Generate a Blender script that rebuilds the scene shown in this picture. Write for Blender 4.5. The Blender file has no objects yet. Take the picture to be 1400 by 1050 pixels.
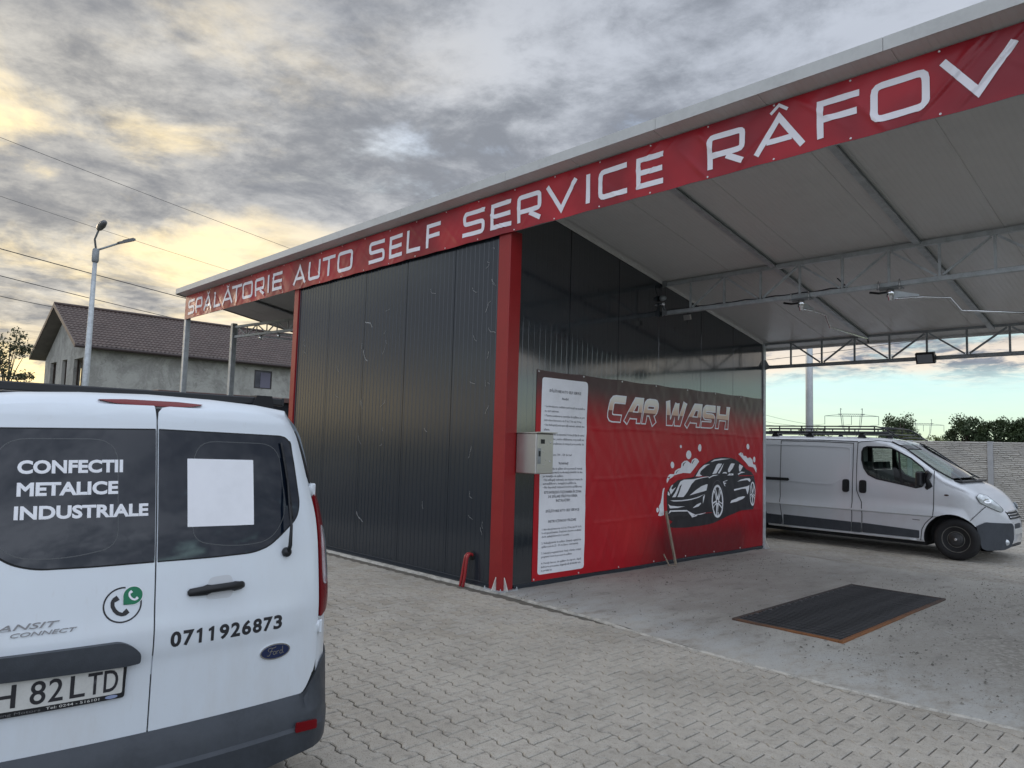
import bpy, bmesh, math, random
from mathutils import Vector, Matrix, noise as mn
from math import sin, cos, pi, radians, sqrt

random.seed(7)
SC = bpy.context.scene
COL = SC.collection

# ------------------------------------------------------------------ camera
cd = bpy.data.cameras.new('camera'); cam = bpy.data.objects.new('camera', cd); COL.objects.link(cam)
cR = Vector((0.696631, 0.716848, 0.028875)); cU = Vector((0.037455, -0.076533, 0.996363)); cF = Vector((-0.716451, 0.693017, 0.080165))
cam.matrix_world = Matrix(((cR.x, cU.x, -cF.x, 5.9126), (cR.y, cU.y, -cF.y, -5.6345), (cR.z, cU.z, -cF.z, 1.6412), (0, 0, 0, 1)))
cd.sensor_width = 36; cd.lens = 997.454/1400*36; cd.clip_start = .05; cd.clip_end = 3000
SC.camera = cam

# ------------------------------------------------------------------ world
class NT:
    """tiny node builder"""
    def __init__(s, tree): s.t = tree; s.n = tree.nodes; s.l = tree.links
    def node(s, kind, props=None, **ins):
        nd = s.n.new(kind)
        for k, v in (props or {}).items(): setattr(nd, k, v)
        for k, v in ins.items(): s.put(nd, k, v)
        return nd
    def put(s, nd, k, v):
        if isinstance(k, str) and k.startswith('i') and k[1:].isdigit(): k = int(k[1:])
        sock = nd.inputs[k] if isinstance(k, int) else nd.inputs[k.replace('_', ' ')]
        if hasattr(v, 'is_output') or isinstance(v, bpy.types.NodeSocket): s.l.new(v, sock)
        else:
            if sock.type == 'RGBA' and len(v) == 3: v = (*v, 1)
            sock.default_value = v
    def m(s, op, a, b=0.0, c=None):
        nd = s.n.new('ShaderNodeMath'); nd.operation = op; s.put(nd, 0, a); s.put(nd, 1, b)
        if c is not None: s.put(nd, 2, c)
        return nd.outputs[0]
    def ss(s, x, a, b, lo=0.0, hi=1.0):
        nd = s.n.new('ShaderNodeMapRange'); nd.interpolation_type = 'SMOOTHSTEP'
        for i, v in enumerate((x, a, b, lo, hi)): s.put(nd, i, v)
        return nd.outputs[0]
    def mix(s, f, a, b, mode='MIX'):
        nd = s.n.new('ShaderNodeMix'); nd.data_type = 'RGBA'; nd.blend_type = mode
        s.put(nd, 0, f); s.put(nd, 6, a); s.put(nd, 7, b); return nd.outputs[2]
    def noise(s, vec, scale, detail=4, rough=.55, dist=0.0):
        nd = s.n.new('ShaderNodeTexNoise'); s.l.new(vec, nd.inputs['Vector'])
        nd.inputs['Scale'].default_value = scale; nd.inputs['Detail'].default_value = detail
        nd.inputs['Roughness'].default_value = rough; nd.inputs['Distortion'].default_value = dist
        return nd.outputs[0]
    def dot(s, v, d):
        nd = s.n.new('ShaderNodeVectorMath'); nd.operation = 'DOT_PRODUCT'; s.l.new(v, nd.inputs[0]); nd.inputs[1].default_value = d
        return nd.outputs['Value']

SUN_AZ = radians(-92)          # compass angle from +Y, towards +X
SUN_EL = radians(13)
sund = Vector((sin(SUN_AZ)*cos(SUN_EL), cos(SUN_AZ)*cos(SUN_EL), sin(SUN_EL)))
W = bpy.data.worlds.new('World'); SC.world = W; W.use_nodes = True
w = NT(W.node_tree); w.n.clear()
tc = w.node('ShaderNodeTexCoord').outputs['Generated']
sep = w.node('ShaderNodeSeparateXYZ', i0=tc)
X_, Y_, Z_ = sep.outputs
zc = w.m('MAXIMUM', Z_, 0.0)
den = w.m('ADD', zc, 0.13)
P = w.node('ShaderNodeCombineXYZ', i0=w.m('DIVIDE', X_, den), i1=w.m('DIVIDE', Y_, den), i2=w.m('MULTIPLY', zc, 1.5)).outputs[0]
big = w.noise(P, .55, 3, .5, .4)
n1 = w.noise(P, 1.25, 10, .60, .35)
n2 = w.noise(P, 3.8, 10, .66, .35)
n3 = w.noise(P, 11.0, 8, .68, .2)
nish = w.node('ShaderNodeTexSky', dict(sky_type='NISHITA', sun_disc=False, sun_elevation=SUN_EL, sun_rotation=SUN_AZ % (2*pi), altitude=150, dust_density=1.2))
sunf = w.m('MAXIMUM', w.dot(tc, tuple(sund)), 0.0)
g_wide = w.m('POWER', sunf, 5.0)
g_tight = w.m('POWER', sunf, 9.0)
# clear air behind the clouds
clear = w.mix(w.ss(Z_, -.01, .10), (6.6, 7.9, 5.6), (5.3, 7.6, 7.6))
clear = w.mix(w.ss(Z_, .08, .45), clear, (5.6, 7.0, 9.6))
clear = w.mix(.25, clear, nish.outputs[0])
clear = w.mix(g_tight, clear, (12.5, 9.4, 3.6))
# clouds
sh = w.m('ADD', w.m('MULTIPLY', n1, .48), w.m('ADD', w.m('MULTIPLY', n2, .36), w.m('MULTIPLY', n3, .16)))
lit = w.ss(sh, .405, .60)
cdark = w.mix(g_wide, (1.75, 1.95, 2.3), (2.2, 2.15, 2.1))
clight = w.mix(g_wide, (4.1, 4.45, 5.1), (5.9, 5.5, 4.7))
cloud = w.mix(lit, cdark, clight)
cloud = w.mix(w.ss(big, .38, .66), w.mix(.55, cloud, (1.6, 1.75, 2.1)), cloud)
warm = w.m('MULTIPLY', w.ss(w.m('ADD', w.m('MULTIPLY', n1, .6), w.m('MULTIPLY', big, .4)), .50, .64), w.ss(g_wide, .15, .9))
cloud = w.mix(w.m('MULTIPLY', warm, .85), cloud, (11.0, 8.6, 4.4))
# low band right of the car wash keeps open sky under the cloud edge
side = w.ss(w.dot(tc, (-.20, .98, 0)), .25, .8)
lowclear = w.m('MULTIPLY', side, w.ss(w.m('ADD', Z_, w.m('MULTIPLY', w.m('SUBTRACT', n1, .5), .07)), .108, .080))
cov = w.ss(w.m('ADD', w.m('MULTIPLY', n1, .7), w.m('MULTIPLY', big, .3)), .33, .44)
cov = w.m('MULTIPLY', cov, w.m('SUBTRACT', 1.0, w.m('MULTIPLY', lowclear, .97)))
horwarm = w.m('MULTIPLY', w.ss(Z_, .14, .03), w.ss(sunf, .62, .95))
cloud = w.mix(w.m('MULTIPLY', horwarm, w.ss(n2, .38, .56)), cloud, (13.0, 9.8, 4.4))
peach = w.m('MULTIPLY', w.m('MULTIPLY', side, w.ss(Z_, .19, .10)), w.ss(n2, .40, .56))
cloud = w.mix(w.m('MULTIPLY', peach, .8), cloud, (7.6, 6.5, 5.2))
sky = w.mix(cov, clear, cloud)
# extra brightness added to the sky overhead and behind, to light the foreground
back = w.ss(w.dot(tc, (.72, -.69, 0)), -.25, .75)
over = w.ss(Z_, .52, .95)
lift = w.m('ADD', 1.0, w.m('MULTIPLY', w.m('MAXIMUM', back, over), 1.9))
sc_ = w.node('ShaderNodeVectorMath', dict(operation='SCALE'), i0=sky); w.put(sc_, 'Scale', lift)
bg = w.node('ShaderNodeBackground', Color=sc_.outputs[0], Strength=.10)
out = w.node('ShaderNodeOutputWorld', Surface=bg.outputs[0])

sl = bpy.data.lights.new('sun', 'SUN'); sl.energy = .7; sl.angle = radians(14); sl.color = (1, .82, .60)
so = bpy.data.objects.new('sun', sl); COL.objects.link(so); so.rotation_euler = sund.to_track_quat('Z', 'Y').to_euler()
SC.view_settings.view_transform = 'Standard'; SC.view_settings.look = 'None'
SC.view_settings.exposure = 0.6; SC.view_settings.gamma = 1.0
try: SC.view_settings.use_curve_mapping = False
except Exception: pass

# ------------------------------------------------------------------ materials
MATS = {}
def mat(name, col, rough=.5, metal=0.0, var=0.0, vscale=3.0, bump=0.0, bscale=60.0, col2=None, coat=0.0, trans=0.0, spec=.5, ior=1.45, rvar=0.0, stretch=(1, 1, 1), coords='Object', alpha=None):
    if name in MATS: return MATS[name]
    m = bpy.data.materials.new(name); m.use_nodes = True; MATS[name] = m
    t = NT(m.node_tree); b = m.node_tree.nodes['Principled BSDF']
    b.inputs['Roughness'].default_value = rough; b.inputs['Metallic'].default_value = metal
    b.inputs['IOR'].default_value = ior; b.inputs['Specular IOR Level'].default_value = spec
    b.inputs['Coat Weight'].default_value = coat; b.inputs['Coat Roughness'].default_value = .06
    b.inputs['Transmission Weight'].default_value = trans
    co = t.node('ShaderNodeTexCoord').outputs[coords]
    mp = t.node('ShaderNodeMapping', Vector=co); mp.inputs['Scale'].default_value = stretch
    v = mp.outputs[0]
    base = (*col, 1)
    if var or col2:
        nz = t.noise(v, vscale, 6, .6)
        c2 = col2 if col2 else tuple(c*(1-var) for c in col)
        c = t.mix(t.ss(nz, .38, .64), col, c2)
        if var and not col2:
            nz2 = t.noise(v, vscale*9, 4, .6)
            c = t.mix(t.ss(nz2, .35, .7, 0, .5), c, tuple(c_*(1+var*.5) for c_ in col))
        t.l.new(c, b.inputs['Base Color'])
    else: b.inputs['Base Color'].default_value = base
    if rvar:
        nr = t.noise(v, vscale*2.3, 5, .6); t.l.new(t.ss(nr, .3, .7, max(0, rough-rvar), min(1, rough+rvar)), b.inputs['Roughness'])
    if bump:
        nb = t.noise(v, bscale, 5, .6); bn = t.node('ShaderNodeBump', Strength=1.0, Distance=bump, Height=nb); t.l.new(bn.outputs[0], b.inputs['Normal'])
    m['nt'] = 1
    return m

M = {}
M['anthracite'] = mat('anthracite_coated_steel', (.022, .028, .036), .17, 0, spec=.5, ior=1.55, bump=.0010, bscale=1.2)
M['anthside'] = mat('glossy_anthracite_steel', (.012, .017, .022), .10, 0, spec=.5, ior=2.05, bump=.0006, bscale=1.2)  # same cladding as the front wall, with stronger reflection set into this copy
M['redmetal'] = mat('red_coated_steel', (.27, .012, .014), .38, 0, .12, 2.0, rvar=.06, bump=.0006, bscale=5)
M['soffit'] = mat('light_grey_sandwich_skin', (.62, .615, .595), .27, 0, .06, .7, bump=.0008, bscale=2)
M['trim'] = mat('white_eave_trim', (.52, .53, .52), .5, 0, .12, 2.5)
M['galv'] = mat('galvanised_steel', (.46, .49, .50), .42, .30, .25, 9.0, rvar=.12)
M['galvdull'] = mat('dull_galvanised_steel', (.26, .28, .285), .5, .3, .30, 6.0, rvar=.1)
M['inox'] = mat('brushed_stainless', (.50, .49, .46), .36, .85, .05, 3.0, rvar=.05)
M['chrome'] = mat('polished_steel', (.75, .76, .77), .12, 1.0)
M['black'] = mat('black_plastic', (.011, .012, .014), .45, 0, .15, 8)
M['footrubber'] = mat('matt_black_rubber', (.010, .010, .011), .8)
M['rack'] = mat('black_powder_coat', (.022, .024, .026), .38, .0, .15, 8)
M['rubber'] = mat('tyre_rubber', (.014, .014, .015), .75, 0, .25, 14, bump=.002, bscale=80)
M['bumper'] = mat('dark_grey_bumper_plastic', (.045, .052, .062), .52, 0, .22, 5, bump=.0006, bscale=220, rvar=.08)
M['white'] = None
M['screw'] = mat('screw_head', (.6, .6, .6), .35, .8)
M['seam'] = mat('dark_joint', (.010, .011, .012), .7)
M['print_white'] = mat('white_vinyl', (.80, .81, .84), .45, 0, .05, 3)
M['print_black'] = mat('black_vinyl', (.022, .022, .026), .45)
M['print_green'] = mat('green_vinyl', (.01, .17, .08), .45)
M['ink'] = mat('grey_ink', (.10, .10, .12), .6)
M['redlens'] = mat('red_lens', (.15, .004, .007), .22, 0, spec=.3)
M['clearlens'] = mat('clear_lens', (.62, .66, .68), .10, .35, .35, 14, coat=.8)
M['plate'] = mat('number_plate_white', (.56, .56, .53), .42, 0, .10, 9)
M['navy'] = mat('navy_enamel', (.012, .022, .07), .2, 0, coat=.8)
M['wood'] = mat('weathered_timber', (.30, .25, .19), .8, 0, .4, 8, bump=.003, bscale=30, stretch=(6, 6, 1))
M['hose'] = mat('red_corrugated_plastic', (.30, .018, .022), .42, 0, .2, 8)
M['rust'] = mat('rusty_steel', (.17, .075, .032), .85, 0, bump=.002, bscale=50, col2=(.05, .042, .040), vscale=1.1)
def m_rust():
    m = bpy.data.materials.new('rusty_angle_steel'); m.use_nodes = True; t = NT(m.node_tree); b = m.node_tree.nodes['Principled BSDF']
    co = t.node('ShaderNodeNewGeometry').outputs['Position']; s_ = t.node('ShaderNodeSeparateXYZ', i0=co); n = t.noise(co, 4, 6, .7); n2 = t.noise(co, 35, 4, .7)
    k = t.m('ADD', t.m('MULTIPLY', t.m('SUBTRACT', s_.outputs[0], 2.28), .55), t.m('MULTIPLY', t.m('SUBTRACT', 3.8, s_.outputs[1]), .20))
    k = t.ss(t.m('ADD', k, t.m('MULTIPLY', t.m('SUBTRACT', n, .5), .9)), .45, 1.05)
    c = t.mix(k, (.050, .042, .038), (.21, .085, .030)); c = t.mix(t.ss(n2, .5, .7, 0, .6), c, (.045, .032, .026))
    t.l.new(c, b.inputs['Base Color']); b.inputs['Roughness'].default_value = .85; return m
M['rust'] = m_rust()
M['grate'] = mat('dark_grate_steel', (.080, .080, .082), .5, .4, .4, 6)
M['foliage'] = mat('leaf_dark_green', (.026, .044, .016), .7, 0, vscale=.35, col2=(.05, .075, .026))
M['foliage2'] = mat('leaf_yellow_green', (.11, .13, .035), .7, 0, vscale=.5, col2=(.06, .09, .03))
M['foliage3'] = mat('leaf_birch', (.085, .095, .045), .7, 0, vscale=.8, col2=(.05, .06, .03))
M['bark'] = mat('bark', (.09, .075, .06), .9, 0, .4, 6)
M['wire'] = mat('cable_black', (.05, .05, .055), .6)
M['pylon'] = mat('pylon_steel', (.12, .14, .15), .6, .2)

def m_paint(name, col, coat, rough, metal=0.0, dirt=(.45, .40, .33), amount=.25, low=.75):
    """car paint with road film that gathers towards the sills"""
    m = bpy.data.materials.new(name); m.use_nodes = True; t = NT(m.node_tree); b = m.node_tree.nodes['Principled BSDF']
    co = t.node('ShaderNodeTexCoord').outputs['Object']; z = t.node('ShaderNodeSeparateXYZ', i0=co).outputs[2]
    mp = t.node('ShaderNodeMapping', Vector=co); mp.inputs['Scale'].default_value = (1, 1, .35)
    n = t.noise(mp.outputs[0], 7, 8, .65); n2 = t.noise(co, 2.2, 4, .5); n3 = t.noise(mp.outputs[0], 60, 3, .6)
    d = t.m('MULTIPLY', t.ss(n, .35, .75), t.ss(z, 1.25, .3, .18, 1.0))
    d = t.m('MULTIPLY', t.m('ADD', d, t.m('MULTIPLY', n2, .15)), amount)
    d = t.m('ADD', d, t.m('MULTIPLY', t.ss(n3, .60, .78), amount*.35))
    t.l.new(t.mix(d, col, dirt), b.inputs['Base Color'])
    t.l.new(t.ss(d, 0, .5, rough, .75), b.inputs['Roughness'])
    b.inputs['Metallic'].default_value = metal; b.inputs['Coat Weight'].default_value = coat; b.inputs['Coat Roughness'].default_value = .09
    return m
M['vanwhite'] = m_paint('white_van_paint', (.64, .69, .735), .5, .32, amount=.26)
M['vansilver'] = m_paint('silver_van_paint', (.66, .685, .71), .9, .28, .15, amount=.14)

def m_glass(name, tint, alpha, rough=.03):
    m = bpy.data.materials.new(name); m.use_nodes = True; t = NT(m.node_tree); b = m.node_tree.nodes['Principled BSDF']
    tr = t.node('ShaderNodeBsdfTransparent', Color=tint); gl = t.node('ShaderNodeBsdfGlossy', Roughness=rough, Color=(1, 1, 1))
    fr = t.node('ShaderNodeFresnel', IOR=1.52); mx = t.node('ShaderNodeMixShader', i0=t.m('ADD', fr.outputs[0], alpha), i1=tr.outputs[0], i2=gl.outputs[0])
    t.l.new(mx.outputs[0], t.n['Material Output'].inputs[0]); return m
M['glass'] = m_glass('green_tinted_glass', (.66, .80, .72), .02)
def m_tint():
    m = bpy.data.materials.new('privacy_glass'); m.use_nodes = True; t = NT(m.node_tree); b = m.node_tree.nodes['Principled BSDF']
    co = t.node('ShaderNodeTexCoord').outputs['Object']; n = t.noise(co, 5, 7, .65)
    t.l.new(t.mix(t.ss(n, .5, .85), (.004, .008, .016), (.015, .020, .028)), b.inputs['Base Color'])
    b.inputs['Roughness'].default_value = .03
    b.inputs['Specular IOR Level'].default_value = .5; return m
M['tint'] = m_tint()

# ------------------------------------------------------------------ mesh helpers
def tag(o, label=None, cat=None, group=None, kind=None):
    if label: o['label'] = label
    if cat: o['category'] = cat
    if group: o['group'] = group
    if kind: o['kind'] = kind
    return o
def link(o, parent=None):
    COL.objects.link(o)
    if parent: o.parent = parent
    return o
def empty(name, loc, label, cat, group=None):
    o = bpy.data.objects.new(name, None); o.empty_display_size = .2; link(o); o.location = loc
    return tag(o, label, cat, group)
def copy_tree(o, parent=None):
    c = o.copy(); link(c); c.parent = parent
    for ch in list(o.children): copy_tree(ch, c)
    return c
RAW = [False]      # True while a vehicle is built in its own coordinates
class MB:
    def __init__(s): s.v = []; s.f = []; s.mi = []; s.cur = 0; s.sm = []; s.smooth = False
    def add(s, vs, fs, smooth=None):
        b = len(s.v); s.v += [tuple(p) for p in vs]; s.f += [tuple(i+b for i in f) for f in fs]
        s.mi += [s.cur]*len(fs); s.sm += [s.smooth if smooth is None else smooth]*len(fs); return s
    def box(s, a, b):
        x0, y0, z0 = a; x1, y1, z1 = b
        return s.add([(x0,y0,z0),(x1,y0,z0),(x1,y1,z0),(x0,y1,z0),(x0,y0,z1),(x1,y0,z1),(x1,y1,z1),(x0,y1,z1)],
                     [(0,3,2,1),(4,5,6,7),(0,1,5,4),(1,2,6,5),(2,3,7,6),(3,0,4,7)])
    def bbox(s, a, b, r=.005):
        """box with chamfered edges"""
        a = Vector(a); b = Vector(b); c = (a+b)/2; h = (b-a)/2; r = min(r, h.x*.49, h.y*.49, h.z*.49)
        bm = bmesh.new(); bmesh.ops.create_cube(bm, size=2)
        for v in bm.verts: v.co = Vector((v.co.x*h.x, v.co.y*h.y, v.co.z*h.z))+c
        bmesh.ops.bevel(bm, geom=bm.edges[:], offset=r, segments=1, affect='EDGES', clamp_overlap=True)
        bm.verts.index_update(); s.add([v.co[:] for v in bm.verts], [[v.index for v in f.verts] for f in bm.faces]); bm.free(); return s
    def rbox(s, c, h, ax=(1,0,0), up=(0,0,1)):
        """box centred c with half sizes h, axes along ax/up"""
        ax = Vector(ax).normalized(); up = Vector(up); sd = up.cross(ax).normalized(); up = ax.cross(sd)
        c = Vector(c); vs = []
        for k in (-1, 1):
            for i, j in ((-1,-1),(1,-1),(1,1),(-1,1)): vs.append(c+ax*h[0]*i+sd*h[1]*j+up*h[2]*k)
        return s.add(vs, [(0,3,2,1),(4,5,6,7),(0,1,5,4),(1,2,6,5),(2,3,7,6),(3,0,4,7)])
    def bar(s, p, q, wd, ht=None, up=(0,0,1)):
        p = Vector(p); q = Vector(q); ht = ht or wd; d = q-p
        if abs(d.normalized().dot(Vector(up))) > .98: up = (0, 1, 0)
        return s.rbox((p+q)/2, (d.length/2, wd/2, ht/2), d, up)
    def tube(s, pts, r, n=8, cap=True, closed=False):
        pts = [Vector(p) for p in pts]; m = len(pts); rs = r if isinstance(r, (list, tuple)) else [r]*m
        vs = []; prev = None
        for i, p in enumerate(pts):
            if closed: t = pts[(i+1) % m]-pts[i-1]
            else: t = pts[min(i+1, m-1)]-pts[max(i-1, 0)]
            t.normalize()
            if prev is None:
                a = Vector((0, 0, 1)) if abs(t.z) < .9 else Vector((1, 0, 0)); u = t.cross(a).normalized()
            else: u = (prev-t*prev.dot(t)).normalized()
            prev = u; w_ = t.cross(u)
            for k in range(n):
                an = 2*pi*k/n; vs.append(p+(u*cos(an)+w_*sin(an))*rs[i])
        fs = []
        for i in range(m if closed else m-1):
            for k in range(n):
                a = i*n+k; b = i*n+(k+1) % n; c = ((i+1) % m)*n+(k+1) % n; d = ((i+1) % m)*n+k
                fs.append((a, b, c, d))
        if cap and not closed: fs.append(tuple(range(n-1, -1, -1))); fs.append(tuple((m-1)*n+k for k in range(n)))
        return s.add(vs, fs, smooth=True)
    def lathe(s, c, ax, prof, n=24, up=None):
        """prof: list of (radius, offset along ax)"""
        c = Vector(c); ax = Vector(ax).normalized(); a = Vector((0, 0, 1)) if abs(ax.z) < .9 else Vector((1, 0, 0)); u = ax.cross(a).normalized(); w_ = ax.cross(u)
        vs = []
        for (r, h) in prof:
            for k in range(n):
                an = 2*pi*k/n; vs.append(c+ax*h+(u*cos(an)+w_*sin(an))*r)
        fs = []
        for i in range(len(prof)-1):
            for k in range(n): fs.append((i*n+k, i*n+(k+1) % n, (i+1)*n+(k+1) % n, (i+1)*n+k))
        fs.append(tuple(range(n-1, -1, -1))); fs.append(tuple((len(prof)-1)*n+k for k in range(n)))
        return s.add(vs, fs, smooth=True)
    def prism(s, poly, f):
        """poly list of 2D, f(a,b,k) -> 3D for k in 0,1"""
        n = len(poly); vs = [f(a, b, 0) for a, b in poly]+[f(a, b, 1) for a, b in poly]
        fs = [tuple(range(n)), tuple(range(2*n-1, n-1, -1))]+[(i, (i+1) % n+0, (i+1) % n+n, i+n) for i in range(n)]
        return s.add(vs, fs)
    def mesh(s, name, mats, recalc=False):
        me = bpy.data.meshes.new(name); me.from_pydata(s.v, [], s.f)
        for m_ in (mats if isinstance(mats, (list, tuple)) else [mats]): me.materials.append(m_)
        me.polygons.foreach_set('material_index', s.mi); me.polygons.foreach_set('use_smooth', s.sm)
        if recalc:
            bm = bmesh.new(); bm.from_mesh(me); bmesh.ops.recalc_face_normals(bm, faces=bm.faces); bm.to_mesh(me); bm.free()
        me.update(); return me
    def build(s, name, mats, parent=None, recalc=False, local=True):
        o = bpy.data.objects.new(name, s.mesh(name, mats, recalc)); link(o, parent)
        if parent and local and not RAW[0]:          # vertices were given in world space
            inv = parent_matrix(parent).inverted(); o.data.transform(inv)
        return o
def parent_matrix(p):
    m = Matrix.LocRotScale(p.location, p.rotation_euler, p.scale)
    return (parent_matrix(p.parent) @ m) if p.parent else m

def edge_smooth(me, ang=35):
    """smooth shading, sharp above the angle"""
    bm = bmesh.new(); bm.from_mesh(me); a = radians(ang)
    for f in bm.faces: f.smooth = True
    for e in bm.edges:
        if len(e.link_faces) == 2: e.smooth = e.calc_face_angle(0) < a
        else: e.smooth = False
    bm.to_mesh(me); bm.free()

def rpoly(pts, r, n=4):
    """round the corners of a 2D polygon"""
    out = []; m = len(pts)
    rs = r if isinstance(r, (list, tuple)) else [r]*m
    for i in range(m):
        p = Vector(pts[i]); a = Vector(pts[i-1])-p; b = Vector(pts[(i+1) % m])-p; rr = min(rs[i], a.length*.48, b.length*.48)
        if rr < 1e-6: out.append(tuple(p)); continue
        p0 = p+a.normalized()*rr; p1 = p+b.normalized()*rr
        for k in range(n+1):
            t = k/n; out.append(tuple(p0*(1-t)**2+p*2*t*(1-t)+p1*t*t))
    return out

def cut_grid(bm, step, ax=(0, 1)):
    for k in ax:
        lo = min(v.co[k] for v in bm.verts); hi = max(v.co[k] for v in bm.verts)
        c = math.floor(lo/step)*step+step
        no = Vector((0, 0, 0)); no[k] = 1
        while c < hi-1e-6:
            if c-lo > 1e-5: co = Vector((0, 0, 0)); co[k] = c; bmesh.ops.bisect_plane(bm, geom=bm.verts[:]+bm.edges[:]+bm.faces[:], plane_co=co, plane_no=no, dist=1e-6)
            c += step

def patch(name, polys, fmap, mats, parent, step=.1, off=.004, thick=0.0, holes=None, bevel=True, wmesh=None):
    """2D polygon(s) laid on a curved surface fmap(a,b,offset); with a rim of depth `thick`."""
    bm = bmesh.new()
    if wmesh is not None: bm.from_mesh(wmesh)
    else:
        for poly in polys:
            vs = [bm.verts.new((a, b, 0)) for a, b in poly]; bm.faces.new(vs)
    bmesh.ops.triangulate(bm, faces=bm.faces[:], ngon_method='EAR_CLIP')
    if step: cut_grid(bm, step)
    bmesh.ops.remove_doubles(bm, verts=bm.verts, dist=1e-6)
    # orientation: make all faces point to +z in 2D
    for f in bm.faces:
        f.normal_update()
        if f.normal.z < 0: f.normal_flip()
    border = [e for e in bm.edges if len(e.link_faces) == 1]
    if thick:
        r = bmesh.ops.extrude_edge_only(bm, edges=border)
        nv = [g for g in r['geom'] if isinstance(g, bmesh.types.BMVert)]
        for v in nv: v.co.z = -1
        for e in border: e.smooth = False
    for v in bm.verts:
        low = v.co.z < -.5
        v.co = Vector(fmap(v.co.x, v.co.y, off if low else off+thick+v.co.z))
    for f in bm.faces: f.smooth = True
    me = bpy.data.meshes.new(name); bm.to_mesh(me); bm.free()
    for m_ in (mats if isinstance(mats, (list, tuple)) else [mats]): me.materials.append(m_)
    o = bpy.data.objects.new(name, me); link(o, parent)
    if parent and not RAW[0]: me.transform(parent_matrix(parent).inverted())
    return o

def text_mesh(body, size=1.0, bold=0.0, shear=0.0, align='LEFT', spacing=1.0, res=3, xs=1.0):
    """text in Blender's own font as a flat mesh in 2D, baseline at 0"""
    cu = bpy.data.curves.new('t', 'FONT'); cu.body = body; cu.size = size; cu.offset = bold; cu.shear = shear
    cu.align_x = align; cu.space_character = spacing; cu.resolution_u = res; cu.fill_mode = 'FRONT'
    ob = bpy.data.objects.new('t', cu); COL.objects.link(ob)
    dg = bpy.context.evaluated_depsgraph_get(); me = bpy.data.meshes.new_from_object(ob.evaluated_get(dg))
    bpy.data.objects.remove(ob); bpy.data.curves.remove(cu)
    if xs != 1.0: me.transform(Matrix.Diagonal((xs, 1, 1, 1)))
    return me
def quads_mesh(strips, z=0.0):
    me = bpy.data.meshes.new('q'); v = []; f = []
    for poly in strips:
        b = len(v); v += [(a, c, z) for a, c in poly]; f.append(tuple(range(b, b+len(poly))))
    me.from_pydata(v, [], f); return me
def embolden(me, wd, dz=-.00022):
    """adds a stroke of width 2*wd round every outline of a flat mesh, a hair below it"""
    bm = bmesh.new(); bm.from_mesh(me); bmesh.ops.remove_doubles(bm, verts=bm.verts, dist=1e-7)
    nx = {}
    for e in bm.edges:
        if len(e.link_faces) == 1:
            for a, b in ((e.verts[0], e.verts[1]), (e.verts[1], e.verts[0])): nx.setdefault(a.index, []).append(b.index)
    bm.verts.ensure_lookup_table(); seen = set(); out = [me]; k = 0
    for st in list(nx):
        if st in seen: continue
        loop = [st]; seen.add(st); cur = st
        while True:
            c = [q for q in nx[cur] if q not in seen]
            if not c: break
            cur = c[0]; seen.add(cur); loop.append(cur)
        pts = [tuple(bm.verts[q].co[:2]) for q in loop]
        cl = [pts[0]]
        for p in pts[1:]:
            if (Vector(p)-Vector(cl[-1])).length > wd*.12: cl.append(p)
        if len(cl) > 2: out.append(quads_mesh(stroke(cl, 2*wd, closed=True), dz*(1+.3*(k % 4)))); k += 1
    bm.free(); return join_meshes(out)
def text_fit(body, x0, x1, base, cap, bold=.0, shear=0.0, res=3):
    """text scaled so that it spans x0..x1 and its capitals are `cap` high, baseline `base`"""
    me = text_mesh(body, 1.0, 0, shear, res=res); b_ = bold*cap
    xs = [v.co.x for v in me.vertices]; ref = text_mesh('H', 1.0, 0)
    h = max(v.co.y for v in ref.vertices); lo = min(v.co.y for v in ref.vertices); a, b = min(xs), max(xs)
    for v in me.vertices: v.co = ((v.co.x-a)/(b-a)*(x1-x0-2*b_)+x0+b_, (v.co.y-lo)/(h-lo)*(cap-2*b_)+base+b_, 0)
    return embolden(me, b_) if bold else me
def join_meshes(ms):
    bm = bmesh.new()
    for m_ in ms: bm.from_mesh(m_)
    me = bpy.data.meshes.new('j'); bm.to_mesh(me); bm.free(); return me
def stroke(pts, wd, closed=False, r=0.0):
    """polyline -> quads of width wd with mitred joints"""
    if r: pts = (rpoly(pts, r, 3) if closed else [pts[0]]+rpoly([*pts], [0]+[r]*(len(pts)-2)+[0], 3)[1:-1]+[pts[-1]])
    P_ = [Vector(p) for p in pts]; n = len(P_); L = []; R = []
    for i in range(n):
        a = P_[i]-P_[i-1] if (i or closed) else P_[1]-P_[0]; b = P_[(i+1) % n]-P_[i] if (i < n-1 or closed) else a
        if a.length < 1e-7: a = b
        if b.length < 1e-7: b = a
        a = a.normalized(); b = b.normalized(); na = Vector((-a.y, a.x)); nb = Vector((-b.y, b.x)); m_ = (na+nb)
        m_ = m_.normalized() if m_.length > 1e-6 else na
        k = min(1/max(.3, m_.dot(na)), 2.2)*wd/2
        L.append(tuple(P_[i]+m_*k)); R.append(tuple(P_[i]-m_*k))
    out = []
    for i in range(n if closed else n-1): j = (i+1) % n; out.append([R[i], R[j], L[j], L[i]])
    return out

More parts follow.
